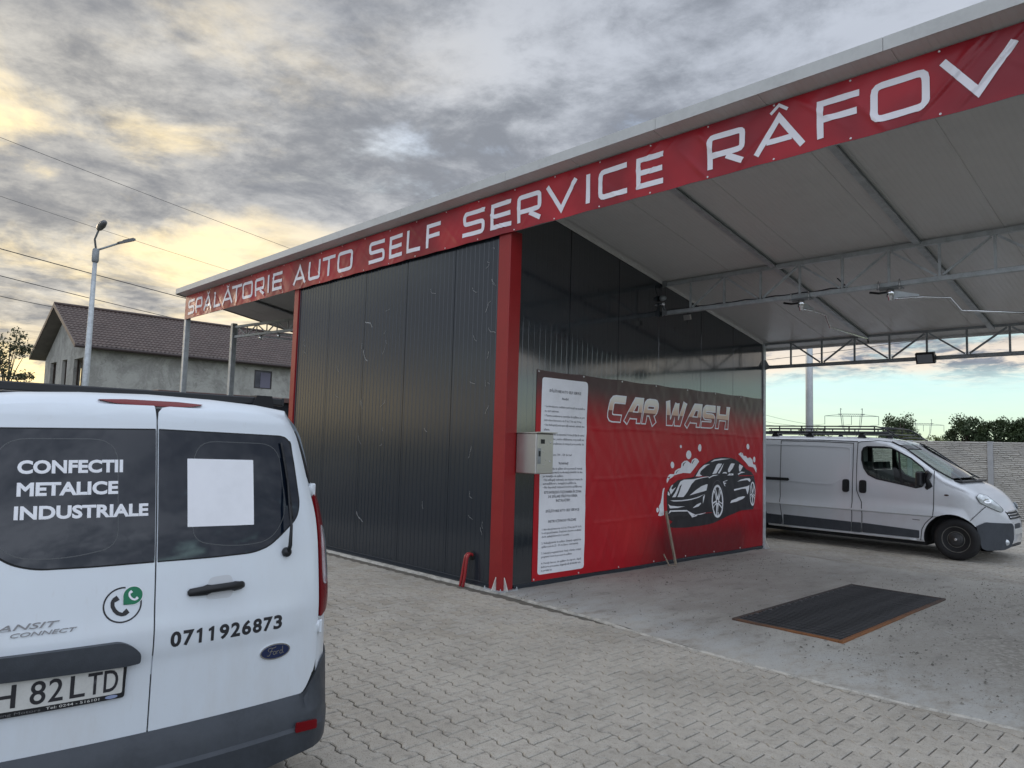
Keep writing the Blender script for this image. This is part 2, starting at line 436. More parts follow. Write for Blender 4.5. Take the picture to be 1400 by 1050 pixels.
# ------------------------------------------------------------------ ground
def m_ground():
    m = bpy.data.materials.new('dry_field'); m.use_nodes = True; t = NT(m.node_tree); b = m.node_tree.nodes['Principled BSDF']
    co = t.node('ShaderNodeTexCoord').outputs['Object']
    n = t.noise(co, .05, 6, .6); n2 = t.noise(co, 1.5, 6, .7)
    c = t.mix(t.ss(n, .4, .6), (.16, .15, .11), (.07, .09, .035)); c = t.mix(t.ss(n2, .4, .7, 0, .5), c, (.24, .22, .17))
    t.l.new(c, b.inputs['Base Color']); b.inputs['Roughness'].default_value = .95; return m
def m_paver():
    m = bpy.data.materials.new('concrete_paver'); m.use_nodes = True; t = NT(m.node_tree); b = m.node_tree.nodes['Principled BSDF']
    co = t.node('ShaderNodeNewGeometry').outputs['Position']
    rnd = t.node('ShaderNodeNewGeometry').outputs['Random Per Island']
    n = t.noise(co, 1.1, 6, .6); n2 = t.noise(co, 14, 6, .7); n3 = t.noise(co, 130, 3, .6)
    c = t.mix(t.ss(n, .34, .68), (.290, .265, .220), (.415, .382, .322))
    c = t.mix(t.ss(rnd, 0, 1, 0, .5), c, (.40, .385, .35))
    c = t.mix(t.ss(n2, .50, .78, 0, .55), c, (.50, .485, .45))
    c = t.mix(t.ss(n2, .50, .30, 0, .6), c, (.16, .15, .135))
    c = t.mix(t.ss(n3, .48, .30, 0, .75), c, (.13, .12, .105))
    # oil drips
    vo = t.node('ShaderNodeTexVoronoi', Vector=co, Scale=1.3); c = t.mix(t.m('MULTIPLY', t.ss(vo.outputs['Distance'], .10, .02, 0, .35), t.ss(n2, .4, .6)), c, (.09, .085, .08))
    t.l.new(c, b.inputs['Base Color']); b.inputs['Roughness'].default_value = .88
    bn = t.node('ShaderNodeBump', Strength=.8, Distance=.0025, Height=t.m('ADD', n3, t.m('MULTIPLY', n2, .8))); t.l.new(bn.outputs[0], b.inputs['Normal']); return m
def m_slab():
    m = bpy.data.materials.new('cast_concrete'); m.use_nodes = True; t = NT(m.node_tree); b = m.node_tree.nodes['Principled BSDF']
    co = t.node('ShaderNodeTexCoord').outputs['Object']
    mp = t.node('ShaderNodeMapping', Vector=co); mp.inputs['Scale'].default_value = (1, .45, 1); mp.inputs['Rotation'].default_value = (0, 0, .5)
    n = t.noise(mp.outputs[0], .8, 8, .62, .6); n2 = t.noise(mp.outputs[0], 5, 8, .7); n3 = t.noise(co, 75, 5, .75); n4 = t.noise(co, 22, 4, .6)
    c = t.mix(t.ss(n, .36, .62), (.315, .295, .257), (.42, .40, .352))
    c = t.mix(t.ss(n2, .5, .75, 0, .5), c, (.47, .465, .445)); c = t.mix(t.ss(n2, .48, .32, 0, .5), c, (.17, .165, .145))
    sp = t.node('ShaderNodeSeparateXYZ', i0=co)
    st = t.m('MULTIPLY', t.ss(sp.outputs[0], 2.9, 4.6), t.ss(n, .35, .6))
    c = t.mix(t.m('MULTIPLY', st, t.ss(n4, .30, .62, .15, .75)), c, (.155, .14, .115))
    edge = t.ss(sp.outputs[1], 1.0, .0)      # cement laitance along the front edge
    c = t.mix(t.m('MULTIPLY', edge, t.ss(n2, .35, .6, 0, .7)), c, (.40, .41, .395))
    c = t.mix(t.ss(n3, .45, .31, 0, .9), c, (.10, .095, .082)); c = t.mix(t.ss(n3, .62, .8, 0, .5), c, (.52, .51, .48))
    t.l.new(c, b.inputs['Base Color']); t.l.new(t.ss(n, .3, .7, .62, .92), b.inputs['Roughness'])
    bn = t.node('ShaderNodeBump', Strength=1.0, Distance=.006, Height=t.m('ADD', t.m('MULTIPLY', n3, .5), n2)); t.l.new(bn.outputs[0], b.inputs['Normal']); return m
M['ground'] = m_ground(); M['paver'] = m_paver(); M['slab'] = m_slab()
M['sand'] = mat('joint_sand', (.12, .112, .095), .95, 0, .4, 30)
M['mortar'] = mat('mortar_strip', (.44, .425, .38), .9, 0, .45, 9, bump=.004, bscale=60)
M['asphalt'] = mat('worn_yard_surface', (.23, .225, .205), .9, 0, vscale=1.0, col2=(.31, .30, .275), bump=.004, bscale=30, stretch=(.4, 1, 1))

g = MB(); g.add([(-900, -900, -.06), (900, -900, -.06), (900, 900, -.06), (-900, 900, -.06)], [(0, 1, 2, 3)])
tag(g.build('ground', M['ground']), kind='structure')
pv = bpy.data.objects.new('pavement', None); link(pv); pv['kind'] = 'structure'
pv2 = MB(); pv2.box((-22, -14, -.05), (14, 20, -.014)); pv2.build('joint_sand', M['sand'], pv)

# bone-shaped interlocking pavers: .20 long, rows .142 apart, neighbours staggered by half
LEN, ROW, AMP, GAP = .2, .142, .0125, .0038
def paver_outline(g=GAP):
    hx = LEN/2-g; pts = []
    top = [(-hx, AMP), (-.066, AMP), (-.034, -AMP), (.034, -AMP), (.066, AMP), (hx, AMP)]
    for x, a in reversed(top): pts.append((x, ROW/2+a-g))
    for x, a in top: pts.append((x, -ROW/2-a+g))
    return pts
PO = paver_outline()
def paver_geo():
    n = len(PO); vs = []; ch = .0055
    for (x, y) in PO: vs.append((x-math.copysign(ch, x) if abs(x) > .09 else x, y-math.copysign(ch, y), 0))
    for (x, y) in PO: vs.append((x, y, -ch*.9))
    for (x, y) in PO: vs.append((x, y, -.016))
    fs = [tuple(range(n))]
    for k in range(2):
        for i in range(n): j = (i+1) % n; fs.append((k*n+i, (k+1)*n+i, (k+1)*n+j, k*n+j))
    return vs, [tuple(reversed(f)) if k else f for k, f in enumerate(fs)]
PV, PF = paver_geo()
CAMP = Vector((5.9126, -5.6345, 1.6412))
CURB = [(-.30, -.05), (.106, -.045), (.5, -.06), (.903, -.087), (1.305, -.113), (1.784, -.169), (2.254, -.255), (2.951, -.300), (3.792, -.313), (4.204, -.281), (4.574, -.252), (4.839, -.241), (8, -.22)]
def curb_y(x):
    if x <= CURB[0][0]: return -.06
    for (a, b), (c, d) in zip(CURB, CURB[1:]):
        if x <= c: return b+(d-b)*(x-a)/(c-a)
    return CURB[-1][1]
BX0, BY1 = 5.073, 5.70
def clip_poly(poly, keep):
    """keep(x,y)>0 : Sutherland-Hodgman against a line given as function linear on segments"""
    out = []
    for i in range(len(poly)):
        a = poly[i-1]; b = poly[i]; ka, kb = keep(*a), keep(*b)
        if (ka > 0) != (kb > 0):
            t = ka/(ka-kb); out.append((a[0]+(b[0]-a[0])*t, a[1]+(b[1]-a[1])*t))
        if kb > 0: out.append(b)
    return out
cells = []
r = -60
def infront(x, y):            # visible side: in front of the wall and slab
    return y < curb_y(x)-.10
row0 = -52; row1 = 0
for k in range(row0, row1):
    cy = k*ROW-.135
    for j in range(-52, 30):
        cx = j*LEN+(LEN/2 if k % 2 else 0)+.058
        d = Vector((cx, cy, 0))-CAMP; dep = d.dot(cF)
        if dep < .6: continue
        px = 700+997.454*d.dot(cR)/dep; py = 525-997.454*d.dot(cU)/dep
        if px < 150 or px > 1500 or py > 1130: continue
        if cx < -10 or cy > curb_y(cx)+.1: continue
        cells.append((dep, cx, cy, px, py))
rowsb = []
for k in range(0, 80):        # yard behind the slab
    cy = 5.76+k*ROW
    for j in range(-52, 46):
        cx = j*LEN+(LEN/2 if k % 2 else 0)
        d = Vector((cx, cy, 0))-CAMP; dep = d.dot(cF)
        if dep < .6: continue
        px = 700+997.454*d.dot(cR)/dep
        if px < 1020 or px > 1460: continue
        rowsb.append((cx, cy))
full = lambda cx, cy: max(cy+ROW/2+AMP-curb_y(cx-.1), cy+ROW/2+AMP-curb_y(cx+.1)) < -.006
inview = [c for c in cells if full(c[1], c[2]) and 430 < c[3] < 1400 and c[4] < 1050]
inview.sort(key=lambda c: c[0]); single = set((c[1], c[2]) for c in inview[:300])
pm = bpy.data.meshes.new('paver'); pm.from_pydata(PV, [], PF); pm.materials.append(M['paver'])
field = MB()
rr = random.Random(3)
for dep, cx, cy, px, py in cells:
    dz = rr.uniform(-.0022, .0012); tx, ty = rr.gauss(0, .004), rr.gauss(0, .004)
    if (cx, cy) in single:
        o = bpy.data.objects.new('paver', pm); link(o, pv); o.location = (cx, cy, dz); o.rotation_euler = (tx, ty, rr.gauss(0, .003))
    else:
        if full(cx, cy): field.add([(cx+x, cy+y, z+dz+y*tx-x*ty) for x, y, z in PV], PF)
        else:
            lim = lambda x, y: curb_y(x)-.004-y
            poly = clip_poly([(cx+x, cy+y) for x, y in PO], lim)
            if len(poly) > 2:
                n = len(poly); field.add([(x, y, dz) for x, y in poly]+[(x, y, -.016) for x, y in poly], [tuple(range(n))[::-1] if False else tuple(range(n))]+[(i, i+n, (i+1) % n+n, (i+1) % n) for i in range(n)])
for cx, cy in rowsb:
    dz = rr.uniform(-.003, .002); tx, ty = rr.gauss(0, .005), rr.gauss(0, .005)
    field.add([(cx+x, cy+y, z+dz+y*tx-x*ty) for x, y, z in PV], PF)
tag(field.build('paver_field', M['paver'], pv, recalc=True), kind='stuff')

# concrete wash slab with an uneven front edge, mortar line along it
def jit(x, s=1.0): return mn.noise(Vector((x*3.1, 4.2, 0)))*.014*s+mn.noise(Vector((x*11, 1.2, 0)))*.010*s
nx = 140; ny = 60
sv = []; sf = []
for i in range(nx+1):
    x = .0+8.0*i/nx; y0 = curb_y(x)+.020+jit(x); y1 = 5.76+.02*mn.noise(Vector((x*2, 9, 0)))-.10*min(1, max(0, x/2))
    for j in range(ny+1):
        v = (j/ny); y = y0+(y1-y0)*v
        z = .004+.010*mn.noise(Vector((x*.9, y*.9, 0)))*min(1, v*6)+.004*mn.noise(Vector((x*4, y*4, 2)))
        sv.append((x, y, max(z, -.001)+.002))
for i in range(nx):
    for j in range(ny):
        a = i*(ny+1)+j; sf.append((a, a+ny+1, a+ny+2, a+1))
sm = MB(); sm.smooth = True; sm.add(sv, sf); slab = tag(sm.build('concrete_slab', M['slab']), kind='structure')
mo = MB(); vs = []; fs = []; N = 460
for i in range(N+1):
    x = -5.2+13.2*i/N; w0 = curb_y(x)
    a = w0-.010+mn.noise(Vector((x*2.5, 0, 0)))*.022+mn.noise(Vector((x*9, 0, 0)))*.014+mn.noise(Vector((x*31, 0, 0)))*.008
    b = (w0+.022+mn.noise(Vector((x*3, 7, 0)))*.024+mn.noise(Vector((x*17, 7, 0)))*.012) if x > 0 else .05
    if x > 0: b = max(b, a+.006)
    vs += [(x, a, -.012), (x, a+.004, .004), (x, (a+b)/2, .010+.004*mn.noise(Vector((x*15, 3, 0)))), (x, b, .0078 if x > 0 else .006)]
for i in range(N):
    for k in range(3): q = i*4+k; fs.append((q, q+4, q+5, q+1))
mo.smooth = True; mo.add(vs, fs); tag(mo.build('mortar_edge', M['mortar']), kind='structure')

# loose grit on slab and pavers
gr = MB(); rg = random.Random(11)
def pebble(x, y, z, s, rng):
    n = 5; vs = []
    for k in range(n): a = 2*pi*k/n+rng.uniform(-.3, .3); q = s*rng.uniform(.7, 1.2); vs.append((x+cos(a)*q, y+sin(a)*q*.8, z-.001))
    vs.append((x, y, z+s*rng.uniform(.4, .8))); gr.add(vs, [(k, (k+1) % n, n) for k in range(n)])
for _ in range(9000):
    x = rg.uniform(.1, 5.6); y = rg.uniform(-.1, 5.5); d = mn.noise(Vector((x*.8, y*.8, 5)))*.5+.5
    if x > 3.2: d += .25
    if rg.random() > d*d*1.2: continue
    if 2.25 < x < 3.35 and .88 < y < 3.82: continue
    s = rg.choice([.003, .003, .004, .005, .007, .010]) if rg.random() < .97 else .016
    pebble(x, y, .012+.010*mn.noise(Vector((x*.9, y*.9, 0))), s, rg)
for _ in range(500):
    x = rg.uniform(-5, 5.2); y = curb_y(x)-abs(rg.gauss(0, .5))-.02; pebble(x, y, 0, rg.choice([.002, .003, .004]), rg)
M['grit'] = mat('grit', (.10, .095, .08), .9, 0, vscale=9, col2=(.26, .25, .22))
tag(gr.build('gravel', M['grit']), kind='stuff')

# ------------------------------------------------------------------ car wash building
SOF = lambda y: 4.53-.175*y
bd = empty('car_wash_building', (0, 0, 0), 'self service car wash with dark panel cabin, red corner posts and a sloping canopy roof', 'building')

def ribbed(length, width, place, pitch=.1, depth=.0035, flat=.0, zf=None, name='wall_panel', m=None, seam=.004):
    """a sandwich panel with fine trapezoid ribs; place(u,v,d)->3D, u across, v along (0..1), d outward"""
    us = []; n = int(round(width/pitch))
    e = seam
    us.append((0, -.006)); us.append((e, -.006)); us.append((e+.002, 0))
    for k in range(n):
        c = (k+.5)*width/n
        if c-.012 > e+.01 and c+.012 < width-e-.01: us += [(c-.010, 0), (c-.005, -depth), (c+.005, -depth), (c+.010, 0)]
    us += [(width-e-.002, 0), (width-e, -.006), (width, -.006)]
    b = MB(); vs = []
    for u, d in us: vs += [place(u, 0, d), place(u, 1, d)]
    b.add(vs, [(2*i, 2*i+2, 2*i+3, 2*i+1) for i in range(len(us)-1)])
    return b
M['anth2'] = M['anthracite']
# front wall, four full panels and a cut one, seams at x = -4, -3, -2, -1
wa = [-5.06, -4.0, -3.0, -2.0, -1.0, -.02]
for a, b_ in zip(wa, wa[1:]):
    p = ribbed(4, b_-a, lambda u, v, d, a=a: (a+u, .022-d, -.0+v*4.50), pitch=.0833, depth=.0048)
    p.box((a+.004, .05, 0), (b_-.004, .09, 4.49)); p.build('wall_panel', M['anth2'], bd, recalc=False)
sb = MB(); sb.box((-5.06, .03, .0), (-.02, .046, 4.5)); sb.build('wall_core', M['seam'], bd)
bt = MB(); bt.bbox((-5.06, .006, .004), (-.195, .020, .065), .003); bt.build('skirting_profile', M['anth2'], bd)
# side wall behind the poster
wb = [.10, 1.06, 2.04, 2.97]; wc = [3.11, 4.08, 5.04, 6.03]
for grp in (wb, wc):
    for a, b_ in zip(grp, grp[1:]):
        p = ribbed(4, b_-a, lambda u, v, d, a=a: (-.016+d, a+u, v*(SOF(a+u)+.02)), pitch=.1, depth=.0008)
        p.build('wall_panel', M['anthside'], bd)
sb = MB(); sb.add([(-.03, .06, 0), (-.03, 6.05, 0), (-.03, 6.05, SOF(6.05)+.02), (-.03, .06, SOF(.06)+.02)], [(0, 1, 2, 3)]); sb.build('wall_core', M['seam'], bd)
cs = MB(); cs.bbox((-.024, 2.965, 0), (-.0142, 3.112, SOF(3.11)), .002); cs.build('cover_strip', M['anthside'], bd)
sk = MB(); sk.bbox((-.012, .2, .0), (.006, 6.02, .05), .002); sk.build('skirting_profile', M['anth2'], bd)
# far and back walls
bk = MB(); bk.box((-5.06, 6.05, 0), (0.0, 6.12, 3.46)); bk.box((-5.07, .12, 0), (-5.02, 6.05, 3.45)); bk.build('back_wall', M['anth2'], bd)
# red corner post: boxed profile plus folded flange
def red_post(x0, y0, x1, y1, z1, gus=True):
    p = MB(); p.bbox((x0, y0, .012), (x1, y1, z1), .004); c = p.build('corner_post', M['redmetal'] if gus else M['galv'], bd)
    b = MB(); b.bbox((x0-.05, y0-.045, .002), (x1+.045, y1+.05, .014), .002); bp = b.build('base_plate', M['galv'], c)
    return c, bp
c1, bp = red_post(-.190, -.004, .006, .178, 4.06)
gs = mat('cement_smeared_gusset', (.60, .58, .53), .7, .1, .3, 12)
for (o_, d_) in (((-.050, -.005), (0, -1)), ((.007, .060), (1, 0))):
    p = MB(); ox, oy = o_
    if d_[1]: p.prism([(0, .014), (-.062, .014), (0, .155)], lambda a, b, k: (ox+k*.012-.03, oy+a, b))
    else: p.prism([(0, .014), (.062, .014), (0, .155)], lambda a, b, k: (ox+a, oy+k*.012-.02, b))
    p.build('gusset', gs, c1, recalc=True)
for bx, by in ((-.225, -.030), (.035, .215), (.030, -.030), (-.1, -.030)):
    p = MB(); p.lathe((bx, by, .014), (0, 0, 1), [(.011, 0), (.011, .010), (.006, .010), (.006, .026)], 6); p.build('anchor_bolt', M['galv'], c1)
c2, _ = red_post(-5.092, -.008, -4.952, .10, 4.06)
c3, _ = red_post(-.06, 6.035, .006, 6.115, 3.46, False)
p = MB(); p.prism([(0, .014), (.07, .014), (0, .16)], lambda a, b, k: (.006+a, 6.08+k*.012, b)); p.build('gusset', gs, c3, recalc=True)

# roof: one sandwich panel per 1.03 m, falling to the back
YF, YB = -.193, 6.42
xs = [round(-9.95+1.03*k, 3) for k in range(15)]
off = 1.04-1.03*10; xs = [off+1.03*k for k in range(-1, 15)]; xs[0] = -9.95; xs = [x for x in xs if x < 5.05]+[5.12]
for a, b_ in zip(xs, xs[1:]):
    if b_-a < .05: continue
    p = ribbed(6, b_-a, lambda u, v, d, a=a: (a+u, YF+(YB-YF)*v, SOF(YF+(YB-YF)*v)-d-.0), pitch=.052, depth=.0014, seam=.0035)
    p.add([(a, YF, SOF(YF)+.09), (b_, YF, SOF(YF)+.09), (b_, YB, SOF(YB)+.09), (a, YB, SOF(YB)+.09), (a, YF, SOF(YF)+.008), (b_, YF, SOF(YF)+.008), (b_, YB, SOF(YB)+.008), (a, YB, SOF(YB)+.008)],
          [(0, 1, 2, 3), (4, 5, 1, 0), (6, 7, 3, 2), (7, 4, 0, 3), (5, 6, 2, 1), (4, 7, 6, 5)])
    p.build('roof_panel', M['soffit'], bd)
# eave trim in lengths of about two metres
ex = [-9.97, -7.9, -5.9, -3.9, -1.9, .1, 2.1, 4.08, 5.14]
for a, b_ in zip(ex, ex[1:]):
    z = SOF(YF); p = MB()
    p.prism([(YF-.001, z-.004), (YF-.013, z-.004), (YF-.015, z+.100), (YF+.10, z+.085), (YF+.10, z+.078), (YF-.001, z+.092)], lambda q, h, k, a=a, b_=b_: (a+.002+k*(b_-a-.004), q, h))
    p.build('eave_trim', M['trim'], bd, recalc=True)
for x in (-9.975, 5.13):
    ed = MB(); ed.bar((x, YF, SOF(YF)+.045), (x, YB, SOF(YB)+.045), .03, .115)
    ed.build('verge_trim', mat('grey_verge_trim', (.10, .105, .105), .5, .2, .2, 3), bd)
gt = MB(); gt.bbox((-9.97, YB, SOF(YB)-.03), (5.14, YB+.11, SOF(YB)+.09), .01); gt.build('gutter', M['trim'], bd)

# rafters (folded C sections) under the soffit
for x in (-8.3, -6.6, 1.655, 3.322, 5.0):
    p = MB()
    y0, y1 = .06, 6.14
    for (dx0, dx1, dz0, dz1) in ((-.034, .034, -.012, -.004), (-.034, -.028, -.050, -.012), (-.034, .034, -.055, -.048), (.028, .034, -.048, -.036)):
        vs = []
        for y in (y0, y1):
            for dx, dz in ((dx0, dz0), (dx1, dz0), (dx1, dz1), (dx0, dz1)): vs.append((x+dx, y, SOF(y)+dz))
        p.add(vs, [(0, 1, 2, 3), (7, 6, 5, 4), (0, 4, 5, 1), (1, 5, 6, 2), (2, 6, 7, 3), (3, 7, 4, 0)])
    p.build('rafter', M['galv'], bd)
# edge flashing between side wall and roof
fl = MB(); y0, y1 = .1, 6.1
fl.add([(-.01, y0, SOF(y0)-.045), (-.01, y1, SOF(y1)-.045), (-.01, y1, SOF(y1)-.005), (-.01, y0, SOF(y0)-.005), (.075, y0, SOF(y0)-.008), (.075, y1, SOF(y1)-.008)], [(0, 1, 2, 3), (3, 2, 5, 4)]); fl.build('wall_flashing', M['soffit'], bd)

def truss(x0, x1, y, zb, zt, ph, m, th=.055, steps=None, nodes=None):
    """flat truss: top chord at zt, bottom chord at zb (underside), posts every .515 m and alternating diagonals"""
    t = empty('truss', (x0, y, zb), None, None); t.parent = bd
    for k in ('label', 'category'): 
        if k in t: del t[k]
    p = MB(); p.bbox((x0, y-th/2, zt), (x1, y+th/2, zt+th), .005); p.build('chord', m, t)
    p = MB(); p.bbox((x0, y-th/2, zb), (x1, y+th/2, zb+th), .005); p.build('chord', m, t)
    ns = nodes or [x0+.44+.515*k for k in range(int((x1-x0-.44)/.515)+1)]
    for i, x in enumerate(ns):
        p = MB(); p.box((x-.0125, y-.0125, zb+th), (x+.0125, y+.0125, zt)); p.build('strut', m, t)
        if i < len(ns)-1:
            up = (i+ph) % 2 == 0; a = (x+.03, y+.001, zb+th+.012) if up else (x+.03, y+.001, zt-.012); b = (ns[i+1]-.03, y+.001, zt-.012) if up else (ns[i+1]-.03, y+.001, zb+th+.012)
            p = MB(); p.bar(a, b, .024, .024, up=(0, 1, 0)); p.build('brace', m, t)
    return t
nd = [.443+.5145*k for k in range(9)]
t1 = truss(0.01, 5.08, 3.05, 3.512, 3.925, 0, M['galv'], nodes=nd)
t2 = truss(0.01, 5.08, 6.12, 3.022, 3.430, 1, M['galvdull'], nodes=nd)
nl = [-9.40+.5145*k for k in range(9)]
t3 = truss(-9.83, -5.08, 3.05, 3.512, 3.925, 0, M['galv'], nodes=nl)
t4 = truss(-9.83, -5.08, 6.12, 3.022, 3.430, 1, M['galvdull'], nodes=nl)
for (a, b_) in ((-9.83, -5.08), (.01, 5.06)):
    t5 = truss(a, b_, .03, 4.055, 4.40, 0, M['galv'], th=.05, nodes=[a+.44+.5145*k for k in range(9)])
# end gusset plates where trusses meet the cabin
for y, zs in ((3.05, (3.54, 3.95)), (6.12, (3.05, 3.46))):
    for z in zs:
        p = MB(); p.prism([(0, -.05), (.0, .13), (.03, .10), (.075, .02), (.075, -.03)], lambda a, b, k, y=y, z=z: (.006+a, y-.045+k*.008, z+b)); p.build('gusset_plate', M['galvdull'], bd, recalc=True)
# canopy posts
for x in (-9.83, 5.06):
    for y, z1 in ((.02, 4.45), (3.05, 3.92), (6.12, 3.43)):
        p = MB(); p.bbox((x-.05, y-.05, .01), (x+.05, y+.05, z1), .006); po = p.build('canopy_post', M['galv'], bd)
        q = MB(); q.bbox((x-.11, y-.11, .0), (x+.11, y+.11, .012), .002); q.build('base_plate', M['galv'], po)

# scraps of protective film still stuck to the front wall
fb = MB(); rf = random.Random(21)
def scrap(x, z, L, wdt=.0034):
    pts = []; a = rf.uniform(-.6, .6)+pi/2; n = 7
    for k in range(n): pts.append((x, z)); a += rf.gauss(0, .42); x += cos(a)*L/n; z -= abs(sin(a))*L/n*rf.uniform(.6, 1.2)
    for i in range(n-1):
        (x0, z0), (x1, z1) = pts[i], pts[i+1]; d = Vector((x1-x0, z1-z0)); 
        if d.length < 1e-5: continue
        d.normalize(); nx_, nz_ = -d.y*wdt*rf.uniform(.3, .8), d.x*wdt*rf.uniform(.3, .8)
        fb.add([(x0-nx_, .0165, z0-nz_), (x1-nx_, .015, z1-nz_), (x1+nx_, .0165, z1+nz_), (x0+nx_, .014, z0+nz_)], [(0, 1, 2, 3)])
for cx, n in ((-.36, 13), (-.62, 6), (-1.5, 3), (-2.45, 7), (-3.02, 4), (-3.7, 2), (-4.75, 4)):
    for _ in range(n): scrap(cx+rf.gauss(0, .035), rf.uniform(.5, 3.95), rf.uniform(.05, .20), .0034)
for z in (3.3, 2.9, .62): scrap(-2.98, z, .26, .009)
fb.build('film_scraps', mat('torn_film', (.34, .35, .35), .6), bd)['kind'] = 'stuff'

# ------------------------------------------------------------------ long red lettered banner under the eave
def m_banner():
    m = bpy.data.materials.new('red_banner_vinyl'); m.use_nodes = True; t = NT(m.node_tree); b = m.node_tree.nodes['Principled BSDF']
    co = t.node('ShaderNodeTexCoord').outputs['Object']; n = t.noise(co, .9, 3, .5)
    c = t.mix(t.ss(n, .35, .65), (.42, .016, .026), (.21, .008, .016)); t.l.new(c, b.inputs['Base Color']); b.inputs['Roughness'].default_value = .34; b.inputs['Specular IOR Level'].default_value = .35
    return m
M['banner'] = m_banner()
M['bannerwhite'] = mat('banner_white_print', (.78, .76, .80), .38, 0, .04, 2)
SX0, SX1, SZ0, SZ1 = -9.85, 5.02, 4.030, 4.520
def folds(x, z):
    t = (z-SZ0)/(SZ1-SZ0)
    h = .011*mn.noise(Vector((x*1.9, z*1.6, 0)))+.006*mn.noise(Vector(((x+z*.8)*4.2, z*1.5, 4)))
    # diagonal tension folds running from the eyelets
    q = mn.noise(Vector(((x*.8+z*1.0)*5.5, (x*.5-z)*1.1, 3.3))); h += .0085*q*(.6+.8*abs(mn.noise(Vector((x*.5, 0, 8)))))
    q2 = mn.noise(Vector(((x-z*.9)*9.0, (x+z)*1.0, 7.7))); h += .0035*q2
    for (fx, fz, amp, sl) in ((-8.75, 4.27, .009, -1), (-8.2, 4.27, .008, -1), (-6.35, 4.28, .011, -1), (-5.75, 4.25, .009, -1.1), (-4.35, 4.27, .006, -1), (4.45, 4.25, .016, 1.1), (4.75, 4.3, .013, 1.0), (1.95, 4.27, .008, 1.2), (-.2, 4.2, .010, -1.2)):
        d = (x-fx)-(z-fz)*sl; h += amp*math.exp(-(d/.035)**2)*cos(d*80)*max(0, 1-abs(x-fx)/.7)
    for k in range(int(max(0, (x+9.8-.8)//.43)), int((x+9.8+.8)//.43)+1):
        fx = -9.8+.43*k+.1*sin(k*2.3); sl = (1.0+.25*sin(k*1.7))*(-1 if k % 3 else 1); am = (.0035+.0055*abs(sin(k*3.1)))*(1.5 if x > 1.8 else 1); d = (x-fx)-(z-4.27)*sl
        h += am*math.exp(-(d/.028)**2)*max(0, 1-abs(z-(4.42 if k % 2 else 4.12))/.34)
    g = .3-abs(((x+.1) % .62)/.62-.5)
    h += .004*g
    return h*min(1, 6*t*(1-t)+.25)*min(1, max(.15, (x+9.75)/.7))
def sag(x, t):
    """bottom hem pulled slightly between eyelets"""
    return -.012*(1-t)*abs(sin(pi*(x+.1)/.62))*.6
def smap(x, z, o):
    t = (z-SZ0)/(SZ1-SZ0); return (x, -.034-folds(x, z)-o, z+sag(x, t))
bn = MB(); nxx = 1250; nz = 22; vs = []; fs = []
for i in range(nxx+1):
    x = SX0+(SX1-SX0)*i/nxx
    for j in range(nz+1): vs.append(smap(x, SZ0+(SZ1-SZ0)*j/nz, 0))
for i in range(nxx):
    for j in range(nz): a = i*(nz+1)+j; fs.append((a, a+nz+1, a+nz+2, a+1))
bn.smooth = True; bn.add(vs, fs)
sign = bn.build('banner', M['banner']); tag(sign, 'long red vinyl banner with white lettering strung under the canopy eave', 'banner')
for z in (SZ0+.004, SZ1-.004):
    hem = MB()
    for i in range(0, 300):
        x = SX0+(SX1-SX0)*i/300; x2 = SX0+(SX1-SX0)*(i+1)/300
        hem.add([smap(x, z-.004, .002), smap(x2, z-.004, .002), smap(x2, z+.004, .002), smap(x, z+.004, .002)], [(0, 1, 2, 3)])
    hem.build('hem', M['banner'], sign)
T_ = .053
def letter(ch, w):
    """strokes (quads) for one squarish wide letter, cap height 1, width w, pen T"""
    t = T_/.31; h = t/2; R = .16; q = []
    if ch == 'S': q += stroke([(w-h*0, 1-h), (h, 1-h), (h, .5), (w-h, .5), (w-h, h), (0, h)], t, r=R)
    elif ch == 'C': q += stroke([(w, 1-h), (h, 1-h), (h, h), (w, h)], t, r=R)
    elif ch == 'O': q += stroke([(h, h), (w-h, h), (w-h, 1-h), (h, 1-h)], t, closed=True, r=R*1.1)
    elif ch == 'U': q += stroke([(h, 1), (h, h), (w-h, h), (w-h, 1)], t, r=R)
    elif ch == 'L': q += stroke([(h, 1), (h, h), (w, h)], t)
    elif ch == 'E': q += stroke([(w, 1-h), (h, 1-h), (h, h), (w, h)], t) + stroke([(t, .5), (w-.04, .5)], t)
    elif ch == 'F': q += stroke([(w, 1-h), (h, 1-h), (h, 0)], t) + stroke([(t, .48), (w-.06, .48)], t)
    elif ch == 'I': q += stroke([(h, 0), (h, 1)], t)
    elif ch == 'T': q += stroke([(0, 1-h), (w, 1-h)], t) + stroke([(w/2, 0), (w/2, 1-t)], t)
    elif ch == 'V': q += stroke([(h*.8, 1), (w/2, h*.9), (w-h*.8, 1)], t)
    elif ch in 'PR':
        q += stroke([(h, 0), (h, 1-h), (w-h, 1-h), (w-h, .40), (t, .40)], t, r=0) if False else stroke([(h, 0), (h, 1-h), (w-h-.0, 1-h), (w-h, .38), (t, .38)], t, r=R*.8)[0:] 
        if ch == 'R': q += stroke([(w*.52, .38-h), (w-h*.6, 0)], t*1.0)
    elif ch == 'A':
        q += stroke([(h*.8, 0), (w/2, 1-h*.9), (w-h*.8, 0)], t); yb = .30; xa = h*.8+(w/2-h*.8)*(yb/(1-h*.9)); q += stroke([(xa+h*1.0, yb), (w-xa-h*1.0, yb)], t*.9)
    return q
